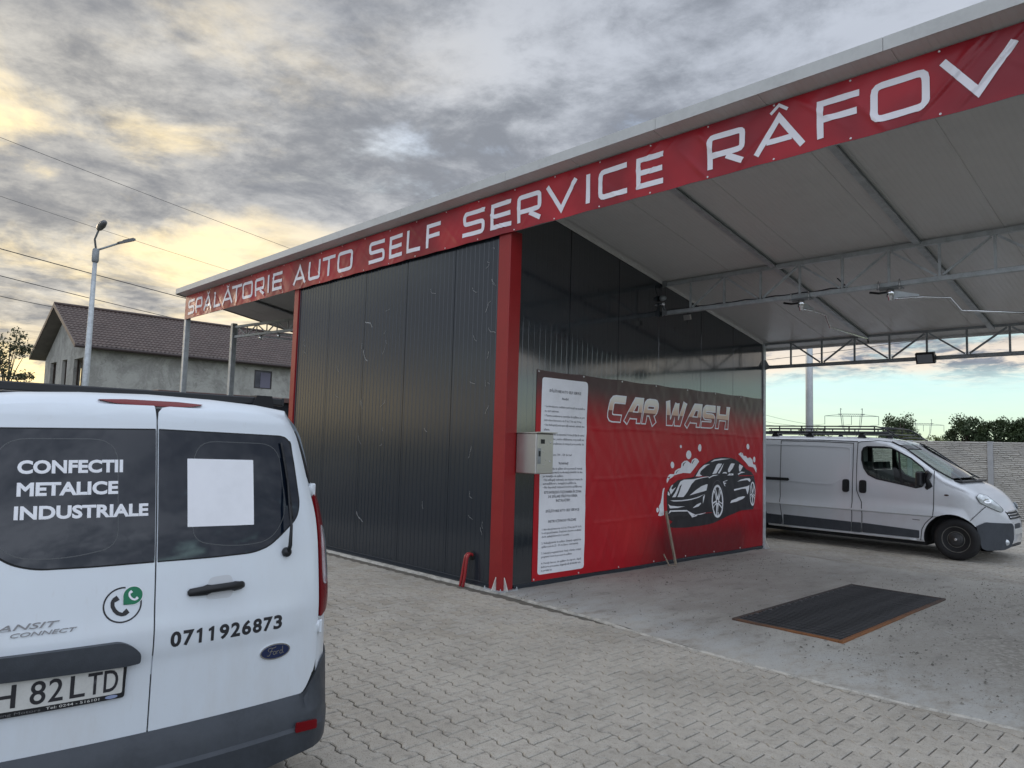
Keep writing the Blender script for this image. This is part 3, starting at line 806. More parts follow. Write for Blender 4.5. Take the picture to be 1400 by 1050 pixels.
def put(ch, x0, x1, z0=4.108, cap=.306, acc=None):
    w_ = (x1-x0)/cap; out = []
    for poly in letter(ch, w_): out.append([(x0+a*cap, z0+b*cap) for a, b in poly])
    xm = (x0+x1)/2
    if acc == 'b': out += stroke([(xm-.055, z0+cap+.062), (xm-.035, z0+cap+.022), (xm+.035, z0+cap+.022), (xm+.055, z0+cap+.062)], .022)
    if acc == 'c': out += stroke([(xm-.075, z0+cap+.022), (xm, z0+cap+.078), (xm+.075, z0+cap+.022)], .026)
    return out
LET = [('S', -9.67, -9.33), ('P', -9.24, -8.93), ('A', -8.86, -8.44, 'b'), ('L', -8.33, -8.02), ('A', -7.92, -7.47, 'b'), ('T', -7.50, -7.07), ('O', -7.04, -6.62), ('R', -6.53, -6.16), ('I', -6.02, -5.97), ('E', -5.84, -5.50),
       ('A', -5.11, -4.68), ('U', -4.60, -4.24), ('T', -4.17, -3.80), ('O', -3.73, -3.30),
       ('S', -2.87, -2.49), ('E', -2.38, -2.07), ('L', -1.96, -1.66), ('F', -1.54, -1.25),
       ('S', -.81, -.41), ('E', -.31, .03), ('R', .13, .50), ('V', .57, 1.02), ('I', 1.14, 1.187), ('C', 1.30, 1.66), ('E', 1.77, 2.08),
       ('R', 2.545, 2.905), ('A', 2.99, 3.43, 'c'), ('F', 3.525, 3.85), ('O', 3.93, 4.335), ('V', 4.40, 4.87)]
for L_ in LET:
    ms = quads_mesh(put(L_[0], L_[1], L_[2], acc=L_[3] if len(L_) > 3 else None))
    patch('letter', None, smap, M['bannerwhite'], sign, step=.0125, off=.0050, wmesh=ms)
ey = mat('eyelet', (.75, .75, .76), .3, .9)
for k in range(25):
    x = -9.78+.6165*k
    for z in (SZ0+.018, SZ1-.018):
        p = smap(x, z, .002); q = MB(); q.lathe(p, (0, -1, 0), [(.0085, 0), (.0085, .003), (.005, .004), (.004, .001)], 10); q.build('eyelet', ey, sign)

# ------------------------------------------------------------------ car wash poster on the side wall
PY0, PY1, PZ0, PZ1 = .50, 6.07, .05, 2.50
def ptop(y): return 2.51-.012*abs(sin(pi*(y-.5)/.80))
def pbot(y): return .055+.004*sin(y*2)
def pfold(y, z):
    h = .012*mn.noise(Vector((y*.8, z*1.0, 11)))+.006*mn.noise(Vector((y*3, z*2.4, 5)))
    h += .007*mn.noise(Vector(((y+z*.6)*7, (z-y*.6)*1.3, 9)))+.005*mn.noise(Vector(((y-z*.5)*9, (z+y*.5)*1.6, 19)))
    h += .010*mn.noise(Vector(((y*.7+z*1.1)*5, (z*.5-y)*1.0, 2)))*max(0, 1-abs(y-.9)/1.5)*max(0, (z-1.4))
    for zc in (1.22, .67, 1.86): h += .006*math.exp(-((z-zc-.01*sin(y*3))/.010)**2)*min(1, max(0, (y-1.35)/.3))
    for yc in (2.0, 3.95, 5.1): h += .003*math.exp(-((y-yc)/.010)**2)
    if z < .75:
        for yc in (1.7, 1.95, 2.2, 2.6, 4.2, 4.75, 5.3): d = (y-yc)-(z-.1)*.35; h += .010*math.exp(-(d/.035)**2)*(.75-z)
    return h
def pmap(y, z, o):
    e = min(1, (y-.48)/.25, (6.1-y)/.2, max(.05, (z-.04)/.15))
    return (-.012+max(pfold(y, z)+.008, 0)*max(.06, e)+o, y, z)
def m_poster():
    m = bpy.data.materials.new('printed_poster_red'); m.use_nodes = True; t = NT(m.node_tree); b = m.node_tree.nodes['Principled BSDF']
    co = t.node('ShaderNodeTexCoord').outputs['Object']; s = t.node('ShaderNodeSeparateXYZ', i0=co); y, z = s.outputs[1], s.outputs[2]
    n = t.noise(co, .8, 3, .5)
    red = (.42, .010, .018)
    # printed dark cloud at the top, dark pool at the bottom right, brighter sweep low left
    top = t.ss(t.m('ADD', z, t.m('MULTIPLY', n, .5)), 2.05, 2.65)
    c = t.mix(top, red, (.075, .045, .045))
    sweep = t.m('SUBTRACT', y, t.m('ADD', 2.2, t.m('MULTIPLY', t.m('SUBTRACT', 1.1, z), t.m('SUBTRACT', 1.1, z))))
    c = t.mix(t.m('MULTIPLY', t.ss(sweep, .45, .0, 0, 1), t.m('MULTIPLY', t.ss(z, 1.15, .2), t.ss(sweep, -.9, -.1))), c, (.50, .020, .022))
    ex = t.m('MULTIPLY', t.ss(y, 2.1, 3.2), t.ss(z, .75, .25)); c = t.mix(t.m('MULTIPLY', ex, .75), c, (.06, .012, .016))
    ex2 = t.m('MULTIPLY', t.ss(y, 5.2, 5.6), t.ss(z, .9, .6)); c = t.mix(t.m('MULTIPLY', ex2, .7), c, (.30, .008, .016))
    t.l.new(c, b.inputs['Base Color']); b.inputs['Roughness'].default_value = .36; b.inputs['Specular IOR Level'].default_value = .30
    return m
M['poster'] = m_poster()
pb = MB(); ny = 260; nz = 120; vs = []; fs = []
for i in range(ny+1):
    y = PY0+(PY1-PY0)*i/ny; skew = lambda z: 0
    for j in range(nz+1):
        t = j/nz; z = pbot(y)+(ptop(y)-pbot(y))*t; vs.append(pmap(y, z, 0))
for i in range(ny):
    for j in range(nz): a = i*(nz+1)+j; fs.append((a, a+nz+1, a+nz+2, a+1))
pb.smooth = True; pb.add(vs, fs); poster = pb.build('poster', M['poster'])
tag(poster, 'large wrinkled red poster with a black sports car and bubbles on the dark side wall', 'poster')
# heading
def m_head():
    m = bpy.data.materials.new('heading_gradient_print'); m.use_nodes = True; t = NT(m.node_tree); b = m.node_tree.nodes['Principled BSDF']
    co = t.node('ShaderNodeTexCoord').outputs['Object']; z = t.node('ShaderNodeSeparateXYZ', i0=co).outputs[2]
    c = t.mix(t.ss(z, 2.27, 2.11), (.78, .77, .70), (.66, .44, .32)); hs = t.ss(z, 2.103, 2.095)
    c = t.mix(hs, c, t.mix(t.ss(z, 2.10, 1.95), (.17, .03, .03), (.36, .012, .020))); t.l.new(c, b.inputs['Base Color']); b.inputs['Roughness'].default_value = .35; return m
mh = m_head()
HA, HB = 1.80, 4.96
def heavy(ch, w, t):
    """heavy square letters, cap height 1: list of stroke pieces (points, closed, radius)"""
    h = t/2; R = .22
    if ch == 'C': return [([(w, 1-h), (h, 1-h), (h, h), (w*.86, h)], R)]
    if ch == 'A': return [([(h*.9, 0), (w*.56, 1-h), (w-h, 1-h), (w-h, 0)], 0), ([(w*.34, .30), (w-h, .30)], 0)]
    if ch == 'R': return [([(h, 0), (h, 1-h), (w-h*.9, 1-h), (w-h, .46), (h, .46)], R*.8), ([(w*.50, .46), (w-h*.9, 0)], 0)]
    if ch == 'W': return [([(h*.8, 1), (w*.20, 0+h), (w*.36, h), (w*.52, .92)], 0), ([(w*.52, .92), (w*.60, h), (w*.76, h), (w-h*.8, 1)], 0)]
    if ch == 'S': return [([(w*.97, 1-h), (h, 1-h), (h, .5), (w-h, .5), (w-h, h), (0, h)], R*.8)]
    if ch == 'H': return [([(h, 0), (h, 1)], 0), ([(w-h, 0), (w-h, 1)], 0), ([(h, .5), (w-h, .5)], 0)]
def fitlayer(grow, dz0):
    out = []; base, cap = 1.955, .335; k = 0; t = .255
    for ch, a, b_ in (('C', 1.80, 2.13), ('A', 2.16, 2.53), ('R', 2.57, 2.90), ('W', 3.10, 3.60), ('A', 3.62, 4.02), ('S', 4.06, 4.42), ('H', 4.47, 4.85)):
        w_ = (b_-a)/cap
        for pts, r_ in heavy(ch, w_, t):
            P_ = [Vector(p) for p in pts]; g = grow/cap
            P_[0] += (P_[0]-P_[1]).normalized()*g; P_[-1] += (P_[-1]-P_[-2]).normalized()*g
            q = stroke([tuple(p) for p in P_], t+2*g, r=r_); k += 1
            out.append(quads_mesh([[(a+x*cap+y*cap*.20, base+y*cap) for x, y in poly] for poly in q], dz0*(k % 3)))
    return join_meshes(out)
patch('lettering', None, pmap, M['print_white'], poster, step=.05, off=.0035, wmesh=fitlayer(.013, .0002))
patch('lettering', None, pmap, mh, poster, step=.05, off=.0048, wmesh=fitlayer(-.004, .0002))

# printed car (front three-quarter) drawn as flat print
PX = lambda a, b: pyz(890+a/8.75, 610+b/8.75)
def pyz(px, py):
    d = cF+cR*((px-700)/997.454)-cU*((py-525)/997.454); t = (.02-CAMP.x)/d.x; p = CAMP+d*t; return (p.y, p.z)
def pr(pts, m, off, rnd=0, name='print', st=.03):
    q = [PX(a, b) for a, b in pts]
    if rnd: q = rpoly(q, rnd, 3)
    patch(name, [q], pmap, m, poster, step=st, off=off)
K = M['print_black']; Wt = M['print_white']
pr([(205,560),(235,490),(330,410),(390,395),(520,370),(570,300),(650,215),(730,165),(800,138),(900,130),(990,145),(1060,180),(1115,230),(1150,275),(1215,310),(1250,360),(1262,430),(1262,560),(1255,700),(1240,755),(1100,770),(950,830),(850,880),(760,925),(640,950),(450,975),(300,980),(200,965),(270,905),(205,870),(200,700)], K, .003, .02, 'car_print')
wl = []
def wh(pts, rnd=.004): pr(pts, Wt, .0048, rnd, 'car_highlight')
wh([(370,420),(410,402),(520,395),(640,370),(700,362),(705,370),(620,385),(545,405),(500,450),(455,540),(405,610),(330,610),(350,560),(378,480),(385,455),(360,480),(330,560),(310,610),(265,612),(300,560),(340,470)])
wh([(232,520),(260,470),(280,460),(255,505),(270,520),(310,490),(280,540),(250,580),(238,550)])
wh([(215,540),(235,565),(235,595),(215,585)])
wh([(475,590),(560,520),(620,480),(690,455),(698,462),(680,530),(640,545),(560,565)])
wh([(240,650),(380,648),(500,630),(600,600),(660,575),(600,612),(500,643),(380,660),(280,662)])
wh([(215,690),(240,712),(330,722),(420,722),(330,740),(235,745)])
wh([(215,810),(232,770),(440,765),(470,785),(540,820),(675,795),(600,825),(505,855),(450,782),(250,785)])
wh([(512,742),(560,700),(612,678),(618,690),(585,722)]); wh([(636,690),(640,610),(662,575),(655,620)])
wh([(548,360),(590,290),(650,225),(720,212),(670,240),(615,300),(600,335),(630,355),(590,362)])
wh([(720,192),(770,162),(850,148),(960,150),(880,162),(790,175)])
wh([(750,335),(800,225),(820,208),(865,210),(850,240),(800,325)]); wh([(820,325),(855,255),(885,205),(872,250),(835,328)], .001)
wh([(935,285),(965,215),(980,205),(1015,210),(990,260),(960,312),(940,310)])
wh([(1065,250),(1075,215),(1115,240),(1100,275),(1085,305),(1068,300)])
wh([(700,375),(760,345),(830,335),(830,342),(765,358),(712,385)]); wh([(868,328),(885,312),(915,310),(928,330),(900,325)]); wh([(925,352),(950,328),(998,328),(995,348)])
wh([(878,425),(935,405),(930,415),(895,425),(895,440),(915,438),(918,450),(898,452),(908,485),(895,470)], .001)
wh([(1052,330),(1100,305),(1140,312),(1090,325),(1055,345)]); wh([(1040,425),(1090,400),(1150,385),(1190,385),(1205,405),(1195,430),(1165,405),(1110,412)])
wh([(1005,515),(1100,495),(1165,480),(1190,465),(1185,520),(1168,580),(1158,540),(1145,508),(1100,512),(1005,535)])
wh([(960,682),(975,650),(1060,612),(1120,600),(1145,605),(1110,632),(1040,662)])
def wheel_print(cx, cy, rx, ry):
    def ring(r0x, r0y, r1x, r1y, n=28):
        out = []
        for k in range(n):
            a, b = 2*pi*k/n, 2*pi*(k+1)/n
            out.append([PX(cx+r0x*cos(a), cy+r0y*sin(a)), PX(cx+r0x*cos(b), cy+r0y*sin(b)), PX(cx+r1x*cos(b), cy+r1y*sin(b)), PX(cx+r1x*cos(a), cy+r1y*sin(a))])
        return out
    q = ring(rx, ry, rx*.80, ry*.86)
    for k in range(5):
        a = 2*pi*k/5+.3
        for da in (-.16, .16):
            x0, y0 = cx+rx*.10*cos(a), cy+ry*.10*sin(a); x1, y1 = cx+rx*.82*cos(a+da), cy+ry*.87*sin(a+da); nx_, ny_ = -sin(a)*rx*.09, cos(a)*ry*.055
            s_ = -1 if da < 0 else 1
            q.append([PX(x0+nx_*0, y0+ny_*0), PX(x1-nx_*.5, y1-ny_*.5), PX(x1+nx_*1.1, y1+ny_*1.1), PX(x0+nx_*s_*2, y0+ny_*s_*2)])
    patch('wheel_print', None, pmap, Wt, poster, step=.08, off=.0062, wmesh=quads_mesh(q))
wheel_print(812, 660, 68, 198); wheel_print(1228, 570, 33, 145)
for (q0, q1, rad0, w_) in ((812, 640, (74, 225), 10), (1228, 550, (36, 170), 7)):
    st = []
    for k in range(14):
        a0 = pi*1.08+k*pi*.80/14; a1 = a0+pi*.80/14; P0 = lambda a, s: PX(q0+(rad0[0]+s)*cos(a), q1+(rad0[1]+s*1.6)*sin(a))
        st.append([P0(a0, 0), P0(a1, 0), P0(a1, 5), P0(a0, 5)])
    patch('arch_print', None, pmap, M['ink'], poster, step=.08, off=.0050, wmesh=quads_mesh(st))
def bubbles(lst, off=.003):
    for cx, cy, rx, ry in lst: pr([(cx+rx*cos(2*pi*k/14), cy+ry*sin(2*pi*k/14)) for k in range(14)], Wt, off, 0, 'bubble_print')
pr([(205,448),(202,410),(215,365),(245,335),(290,335),(300,300),(340,270),(370,262),(380,210),(415,178),(450,172),(480,195),(495,210),(510,165),(545,142),(575,155),(597,185),(560,230),(520,285),(485,325),(400,320),(340,335),(290,350),(235,395),(212,430)], Wt, .003, .006, 'bubble_print')
bubbles([(274,225,22,40), (471,104,32,53), (600,20,20,45), (375,5,14,20), (1175,5,17,34), (1248,160,15,35), (90,765,15,30)])
pr([(1062,95),(1085,75),(1110,85),(1120,115),(1150,118),(1165,145),(1200,135),(1225,165),(1230,215),(1262,225),(1278,270),(1275,318),(1255,280),(1235,255),(1180,240),(1140,190)], Wt, .003, .006, 'bubble_print')
pr([(180,498),(165,560),(160,600),(158,680),(162,760),(160,825),(120,838),(95,830),(112,780),(105,720),(125,680),(140,620),(148,550),(160,510)], Wt, .003, .006, 'bubble_print')
# black marks inside the foam
for q in ([(225,400),(235,370),(265,352),(245,365),(232,392)], [(395,235),(405,205),(440,185),(415,210),(402,240)], [(505,205),(520,175),(550,158),(528,178),(512,210)], [(310,325),(325,300),(355,285),(330,303),(318,328)], [(1080,95),(1095,88),(1108,100),(1095,96)]): pr(q, K, .0048, 0, 'foam_line_print')

# white notice sheet with instructions (printed on the poster)
NY0, NY1, NZ0, NZ1 = .585, 1.405, .125, 2.425
patch('notice_panel', [rpoly([(NY0, NZ0), (NY1, NZ0-.0), (NY1, NZ1), (NY0, NZ1)], .045, 4)], pmap, M['print_white'], poster, step=.03, off=.003)
mid = (NY0+NY1)/2
lines = []
def ln(s, z, sz=.040, c=False, bold=0.0, w=None): lines.append((s, z, sz, c, bold, w))
ln('SPĂLĂTORIE AUTO SELF SERVICE', 2.235, .046, True, .008, .58); ln('Atenție!', 2.145, .040, True, .006, .12)
L_ = ['• La introducerea creditelor jetul de apă sau spumă se', '   va opri automat.', '• Pentru continuarea operației de spălare se pot', '   introduce bancnote de 5 lei, 5 lei sau 10 lei.', '• Nu îndreptați jetul spre alți oameni, animale sau', '   plante.', '• Este opțional ca numerarul, forma și fișa în contul', '   dispozitivelor, pentru vătămarea corporală sau', '   necorespunzătoare în timpul procesului de', '   spălare.']
for i, s in enumerate(L_): ln(s, 2.03-.062*i, .038, w=.72 if (i % 2 == 0 or i == 7) else None)
ln('Presiune lucru: 100 - 120 de bari', 1.385, .038); ln('Nu îmbrăcați!', 1.255, .042, True, .006, .17)
L_ = ['• Nu instalația de spălare să se pornească manual.', '• Nu lovi, aparatul și nu efectuați schimbări de sine', '   pe instalația de spălare.', '• Nu adăugați substanțe sau deșeuri toxice în', '   autospălătoare, instigații și spălătoria.', '• Nu depozitați deșeuri în incinta spălătoriei.']
for i, s in enumerate(L_): ln(s, 1.175-.056*i, .038, w=.70 if i in (1, 3) else None)
for i, s in enumerate(['ESTE INTERZISĂ STAȚIONAREA ÎN ZONA', 'DE SPĂLARE FĂRĂ FOLOSIREA', 'INSTALAȚIEI!!']): ln(s, .800-.052*i, .042, True, .010, (.66, .52, .26)[i])
ln('SPĂLĂTORIE AUTO SELF SERVICE', .585, .042, True, .010, .60); ln('INSTRUCȚIUNI DE UTILIZARE', .475, .042, True, .010, .50)
L_ = ['1. Introduceți bancnota de 5 lei, 10 lei, sau 50 lei în', 'locul special destinat. După introducerea creditului', 'dorit, apăsați butonul în 5 secunde.', '', '2. Ridicați pistolul de spălare. Distanța optimă de', 'spălare este de 25 - 30 cm (lance - autoturism).']
for i, s in enumerate(L_): ln(s, .405-.030*i*1.0, .026, w=.70 if i in (0, 1, 4) else None)
lines = [l for l in lines if l[0]]
# lower block is spread over the real spacing
fixed = []; 
for l in lines:
    if l[2] == .026: continue
    fixed.append(l)
fixed = [(s, (.125+(z-.125)*1.0), sz, c, b, w) for s, z, sz, c, b, w in fixed]
# re-space: instruction headings sit at .865 .. and steps run down to .25
def respace(z):
    pts = [(2.425, 2.425), (1.385, 1.50), (.90, 1.12), (.800, 1.055), (.696, .955), (.585, .835), (.475, .715), (.125, .125)]
    for (a, b), (c, d) in zip(pts, pts[1:]):
        if z >= c: return d+(b-d)*(z-c)/(a-c)
    return z
fixed = [(s, respace(z), sz, c, b, w) for s, z, sz, c, b, w in fixed]
steps = ['1. Introduceți bancnota de 5 lei, 10 lei, sau 50 lei în', 'locul special destinat. După introducerea creditului', 'dorit, apăsați butonul în 5 secunde.', '', '2. Ridicați pistolul de spălare. Distanța optimă de', 'spălare este de 25 - 30 cm (lance - autoturism).', '', '3. Selectați programul dorit. Puteți schimba oricând', 'programul dorit în procesul de spălare.', '', '4. Puneți lancea de spălare în suport, după', 'încheierea procesului. Asigurați-vă că lichidul este', 'în portalul lui.']
z = .63
for s in steps:
    if not s: z += .008-.040; continue
    fixed.append((s, z, .034, False, 0.0, .70 if s[:2] in ('1.', '2.', '3.', '4.', 'lo', 'în') and len(s) > 20 else None)); z -= .042
allm = []
for s, z, sz, c, b, w_ in fixed:
    me = text_mesh(s, sz, .0007 if b else .0003, res=1); xs_ = [v.co.x for v in me.vertices]; x0, x1 = min(xs_), max(xs_)
    sx = (w_/(x1-x0)) if w_ else min(1.0, .70/(x1-x0)); wd = (x1-x0)*sx; sx0 = (mid-wd/2) if c else NY0+.055
    for v in me.vertices: v.co = ((v.co.x-x0)*sx+sx0, v.co.y+z, 0)
    allm.append(me)
patch('notice_text', None, pmap, M['ink'], poster, step=.03, off=.0055, wmesh=join_meshes(allm))
for k in range(8):
    y = .53+.79*k
    if y > 6.05: y = 6.04
    for z in (ptop(y)-.02, pbot(y)+.02):
        q = MB(); q.lathe(pmap(y, z, .002), (1, 0, 0), [(.012, 0), (.012, .003), (.006, .004), (.005, .001)], 10); q.build('eyelet', ey, poster)

# ------------------------------------------------------------------ things by the side wall
bx = empty('payment_box', (.17, .30, 1.30), 'stainless steel coin and banknote box mounted beside the red corner post', 'payment box')
b = MB(); b.bbox((.015, .165, 1.305), (.325, .445, 1.752), .008); body = b.build('housing', M['inox'], bx)
b = MB(); b.bbox((.326, .178, 1.315), (.334, .434, 1.742), .004); door = b.build('door', M['inox'], bx)
b = MB(); b.prism([(.0, 1.753), (.372, 1.770), (.372, 1.760), (.335, 1.752)], lambda a, c, k: (a, .150+k*.312, c)); b.build('lid', M['inox'], bx, recalc=True)
b = MB(); b.bbox((.3345, .232, 1.640), (.339, .292, 1.688), .001); b.build('display', M['black'], bx)
b = MB(); b.bbox((.3345, .186, 1.418), (.342, .232, 1.590), .002); sl_ = b.build('banknote_slot', M['galvdull'], bx)
b = MB(); b.bbox((.3425, .192, 1.50), (.344, .222, 1.56), .0005); b.build('slot_mouth', M['black'], sl_)
for z in (1.655, 1.445):
    b = MB(); b.lathe((.335, .385, z), (1, 0, 0), [(.010, 0), (.010, .005), (.006, .007)], 12); b.build('lock', M['chrome'], bx)
for y, z in ((.335, 1.63), (.27, 1.55), (.31, 1.46), (.285, 1.41), (.255, 1.60)):
    b = MB(); b.lathe((.334, y, z), (1, 0, 0), [(.005, 0), (.005, .003)], 8); b.build('push_button', M['chrome'], bx)

pl = MB(); pl.bar((.10, 3.275, .014), (.075, 3.055, .755), .035, .022, up=(1, 0, 0)); tag(pl.build('timber_lath', M['wood']), 'thin weathered timber lath leaning against the red poster', 'timber lath')
pl = MB(); pl.bar((.11, 3.10, .014), (.07, 3.02, .17), .014, .012, up=(1, 0, 0)); pl.bar((.13, 3.06, .016), (.16, 3.20, .016), .014, .010); tag(pl.build('wood_splinter', M['wood']), 'short splinter of wood at the foot of the leaning lath', 'wood splinter')

ho = empty('conduit', (-.53, -.05, 0), 'pair of red corrugated conduits bending out of the dark front wall into the paving', 'conduit')
for dx in (-.018, .018):
    pts = []; rs = []; P0 = [Vector((-.515+dx, .03, .335)), Vector((-.517+dx, -.02, .352)), Vector((-.520+dx, -.055, .325)), Vector((-.525+dx*1.1, -.072, .24)), Vector((-.530+dx*1.3, -.085, .12)), Vector((-.545+dx*1.4, -.10, -.02))]
    for i in range(len(P0)-1):
        for k in range(14):
            t = k/14; a = P0[max(i-1, 0)]; b_ = P0[i]; c = P0[i+1]; d = P0[min(i+2, len(P0)-1)]
            p = .5*((2*b_)+(c-a)*t+(2*a-5*b_+4*c-d)*t*t+(3*b_-a-3*c+d)*t**3); pts.append(p); rs.append(.0165+(.0012 if len(pts) % 2 else -.0006))
    q = MB(); q.tube(pts, rs, 10); q.build('corrugated_pipe', M['hose'], ho)
q = MB(); q.lathe((-.515, .018, .335), (0, -1, 0), [(.055, 0), (.055, .004), (.05, .006)], 20); q.build('wall_hole', M['seam'], ho)

# floor grate with rusty angle frame
gr_ = empty('floor_grate', (2.8, 2.35, 0), 'dark barred steel drain grate with a rusty frame let into the concrete slab', 'drain grate')
GX0, GX1, GY0, GY1, GZ = 2.28, 3.325, .905, 3.80, .027
q = MB(); q.box((GX0+.03, GY0+.03, .010), (GX1-.03, GY1-.03, .0135)); q.build('pit', M['seam'], gr_)
for a, b_ in (((GX0, GY0, .0), (GX0+.036, GY1, GZ)), ((GX1-.036, GY0, .0), (GX1, GY1, GZ)), ((GX0+.036, GY0, .0), (GX1-.036, GY0+.036, GZ-.001)), ((GX0+.036, GY1-.036, 0), (GX1-.036, GY1, GZ-.001))):
    q = MB(); q.bbox(a, b_, .004); q.build('frame_angle', M['rust'], gr_)
nb = 48
bar0 = MB(); bar0.bbox((GX0+.038, -.0085, .0145), (GX1-.038, .0085, .0235), .002); bm0 = bar0.mesh('bar', M['grate']); bm0.transform(Matrix.Translation((-2.8, -2.35, 0)))
for k in range(nb):
    o = bpy.data.objects.new('bar', bm0); link(o, gr_); y = GY0+.07+(GY1-GY0-.14)*k/(nb-1); o.location = (0, y-0, .002*mn.noise(Vector((k*.7, 0, 0)))); o.location.y = y
    o.location = Vector((0, y, o.location.z))
q = MB()
for k in range(20): y = GY0+.1+k*.14; q.bbox((GX0+.040, y, .018), (GX0+.070, y+.03, .0262), .002)
q.build('weld_lugs', M['grate'], gr_)['kind'] = 'stuff'

# washing booms under the near truss
def boom(x, ang, name_label, end=1.6):
    t = empty('swivel_boom', (x, 3.05, 3.51), name_label, 'swivel boom', 'swivel booms hanging from the trusses')
    a = MB(); a.bbox((x-.13, 2.99, 3.490), (x+.13, 3.11, 3.502), .002)
    a.build('mounting_plate', M['galvdull'], t)
    for dx in (-.11, .11):
        for dy in (-.045, .045): bt_ = MB(); bt_.lathe((x+dx, 3.05+dy, 3.475), (0, 0, 1), [(.008, 0), (.008, .11)], 6); bt_.build('bolt', M['screw'], t)
    a = MB(); a.lathe((x, 3.05, 3.49), (0, 0, -1), [(.034, 0), (.040, .01), (.040, .085), (.026, .095), (.026, .125), (.012, .135)], 16); sw = a.build('swivel', M['chrome'], t)
    a = MB(); a.tube([(x-.03, 3.05, 3.46), (x-.12, 3.04, 3.455), (x-.22, 3.045, 3.478)], .013, 8); a.build('feed_hose', M['black'], t)
    d = Vector((cos(ang), sin(ang), 0)); 
    base = Vector((x, 3.05, 3.43))
    a = MB(); n_ = Vector((-d.y, d.x, 0))*.004
    pp = [(.035, .045), (.035, -.055), (.30, -.038), (.30, .002)]
    a.prism(pp, lambda s, h, k: tuple(base+d*s+Vector((0, 0, h))+n_*(k*2-1))); a.build('gusset', M['galv'], t, recalc=True)
    prof = [(.05, -.050), (.34, -.030), (.62, -.040), (.73, -.185), (end, -.215)]
    a = MB(); a.tube([base+d*s+Vector((0, 0, h)) for s, h in prof], .0135, 10); a.build('arm', M['chrome'], t)
    e = base+d*end+Vector((0, 0, -.215)); a = MB(); a.tube([e, e+d*.03+Vector((0, 0, -.01)), e+d*.045+Vector((0, 0, -.05))], .010, 8); a.build('nozzle_elbow', M['black'], t)
    return t
boom(3.028, radians(36), 'bent steel boom on the near truss at the right, its white gusset plate in view', 1.42)
boom(2.003, radians(86), 'bent steel boom on the near truss, the nearer one to the dark poster wall', 1.78)

fl_ = empty('floodlight', (2.51, 6.05, 3.0), 'small black floodlight clipped under the far truss', 'floodlight')
q = MB(); q.rbox((2.51, 6.02, 3.045), (.125, .035, .080), (1, 0, 0), (0, -.35, .94)); h_ = q.build('housing', M['black'], fl_)
q = MB(); q.rbox((2.51, 5.984, 3.030), (.100, .002, .062), (1, 0, 0), (0, -.35, .94)); q.build('glass', mat('floodlight_glass', (.22, .24, .26), .15, 0, coat=.5), fl_)
q = MB(); q.tube([(2.40, 6.06, 3.03), (2.40, 6.12, 3.09), (2.62, 6.12, 3.09), (2.62, 6.06, 3.03)], .008, 6); q.build('bracket', M['black'], fl_)

cl = empty('sensor_lamp', (.30, 3.03, 3.40), 'small pale lamp head under the near truss end beside the dark wall', 'lamp')
q = MB(); q.rbox((.40, 3.04, 3.44), (.05, .02, .034), (1, 0, 0), (0, -.3, .95)); q.build('housing', M['inox'], cl)
q = MB(); q.tube([(.40, 3.05, 3.46), (.40, 3.05, 3.52)], .007, 6); q.tube([(.41, 3.03, 3.40), (.405, 3.03, 3.35)], .006, 6); q.build('stem', M['black'], cl)
ut = empty('junction_sensor', (.06, 2.93, 3.72), 'round grey junction fitting on the dark wall above the near truss end', 'fitting')
q = MB(); q.lathe((.0, 2.98, 3.745), (1, 0, 0), [(.038, 0), (.040, .03), (.030, .07), (.016, .085)], 16); q.build('dome', M['galvdull'], ut)
q = MB(); q.lathe((.0, 2.98, 3.66), (1, 0, 0), [(.028, 0), (.028, .05), (.02, .06)], 14); q.build('cable_gland', M['chrome'], ut)
q = MB(); q.tube([(.02, 2.98, 3.78), (.03, 2.95, 3.85), (.03, 2.93, 3.93)], .005, 6); q.tube([(.02, 2.98, 3.64), (.04, 3.0, 3.58), (.12, 3.03, 3.572)], .006, 6); q.build('cable', M['wire'], ut)
# cable lying along the near truss
q = MB(); pts = [(.05+k*.1, 3.075+.008*sin(k), 3.585+.006*sin(k*1.7)) for k in range(26)]+[(2.52, 3.06, 3.61), (2.44, 3.05, 3.70)]
q.tube(pts, .008, 6); tag(q.build('power_cable', M['wire']), 'black cable lying along the lower chord of the near truss', 'cable')

# ------------------------------------------------------------------ white van, rear towards the camera
RAW[0] = True
def interp(tab, x):
    if x <= tab[0][0]: return tab[0][1]
    for (a, b), (c, d) in zip(tab, tab[1:]):
        if x <= c: return b+(d-b)*(x-a)/(c-a)
    return tab[-1][1]
VW = [(.28, .86), (.34, .895), (.5, .915), (.9, .905), (1.17, .89), (1.32, .86), (1.43, .825), (1.55, .795), (1.64, .765), (1.70, .73), (1.74, .67), (1.77, .55), (1.785, .40)]
def v_half(z): return interp(VW, z)
def roofz(v): return 1.795-.055*(v/.6)**2*.6-.05*max(0, (abs(v)-.45)/.3)**3
def vd(v, z):
    zz = min(z, 1.9); ve = min(abs(v)*.91/max(v_half(min(z, 1.70)), .5), .93)
    x = -.04*(ve/.6)**2-.33*max(0, (ve-.665)/.24)**2
    if zz > .9: x -= .14*((zz-.9)/.84)**1.3
    if zz > 1.70: x -= .10*min(1.5, ((zz-1.70)/.09))**2
    x -= .006*(1/(1+math.exp(-(z-1.700)/.004)))*(1 if abs(v) < .6 else 0)
    # shallow waist crease running across both doors
    x += .008*(1/(1+math.exp(-(z-.815)/.012)))*(1/(1+math.exp((z-.935)/.02)))*max(0, 1-(abs(v)/.66)**6)
    return x
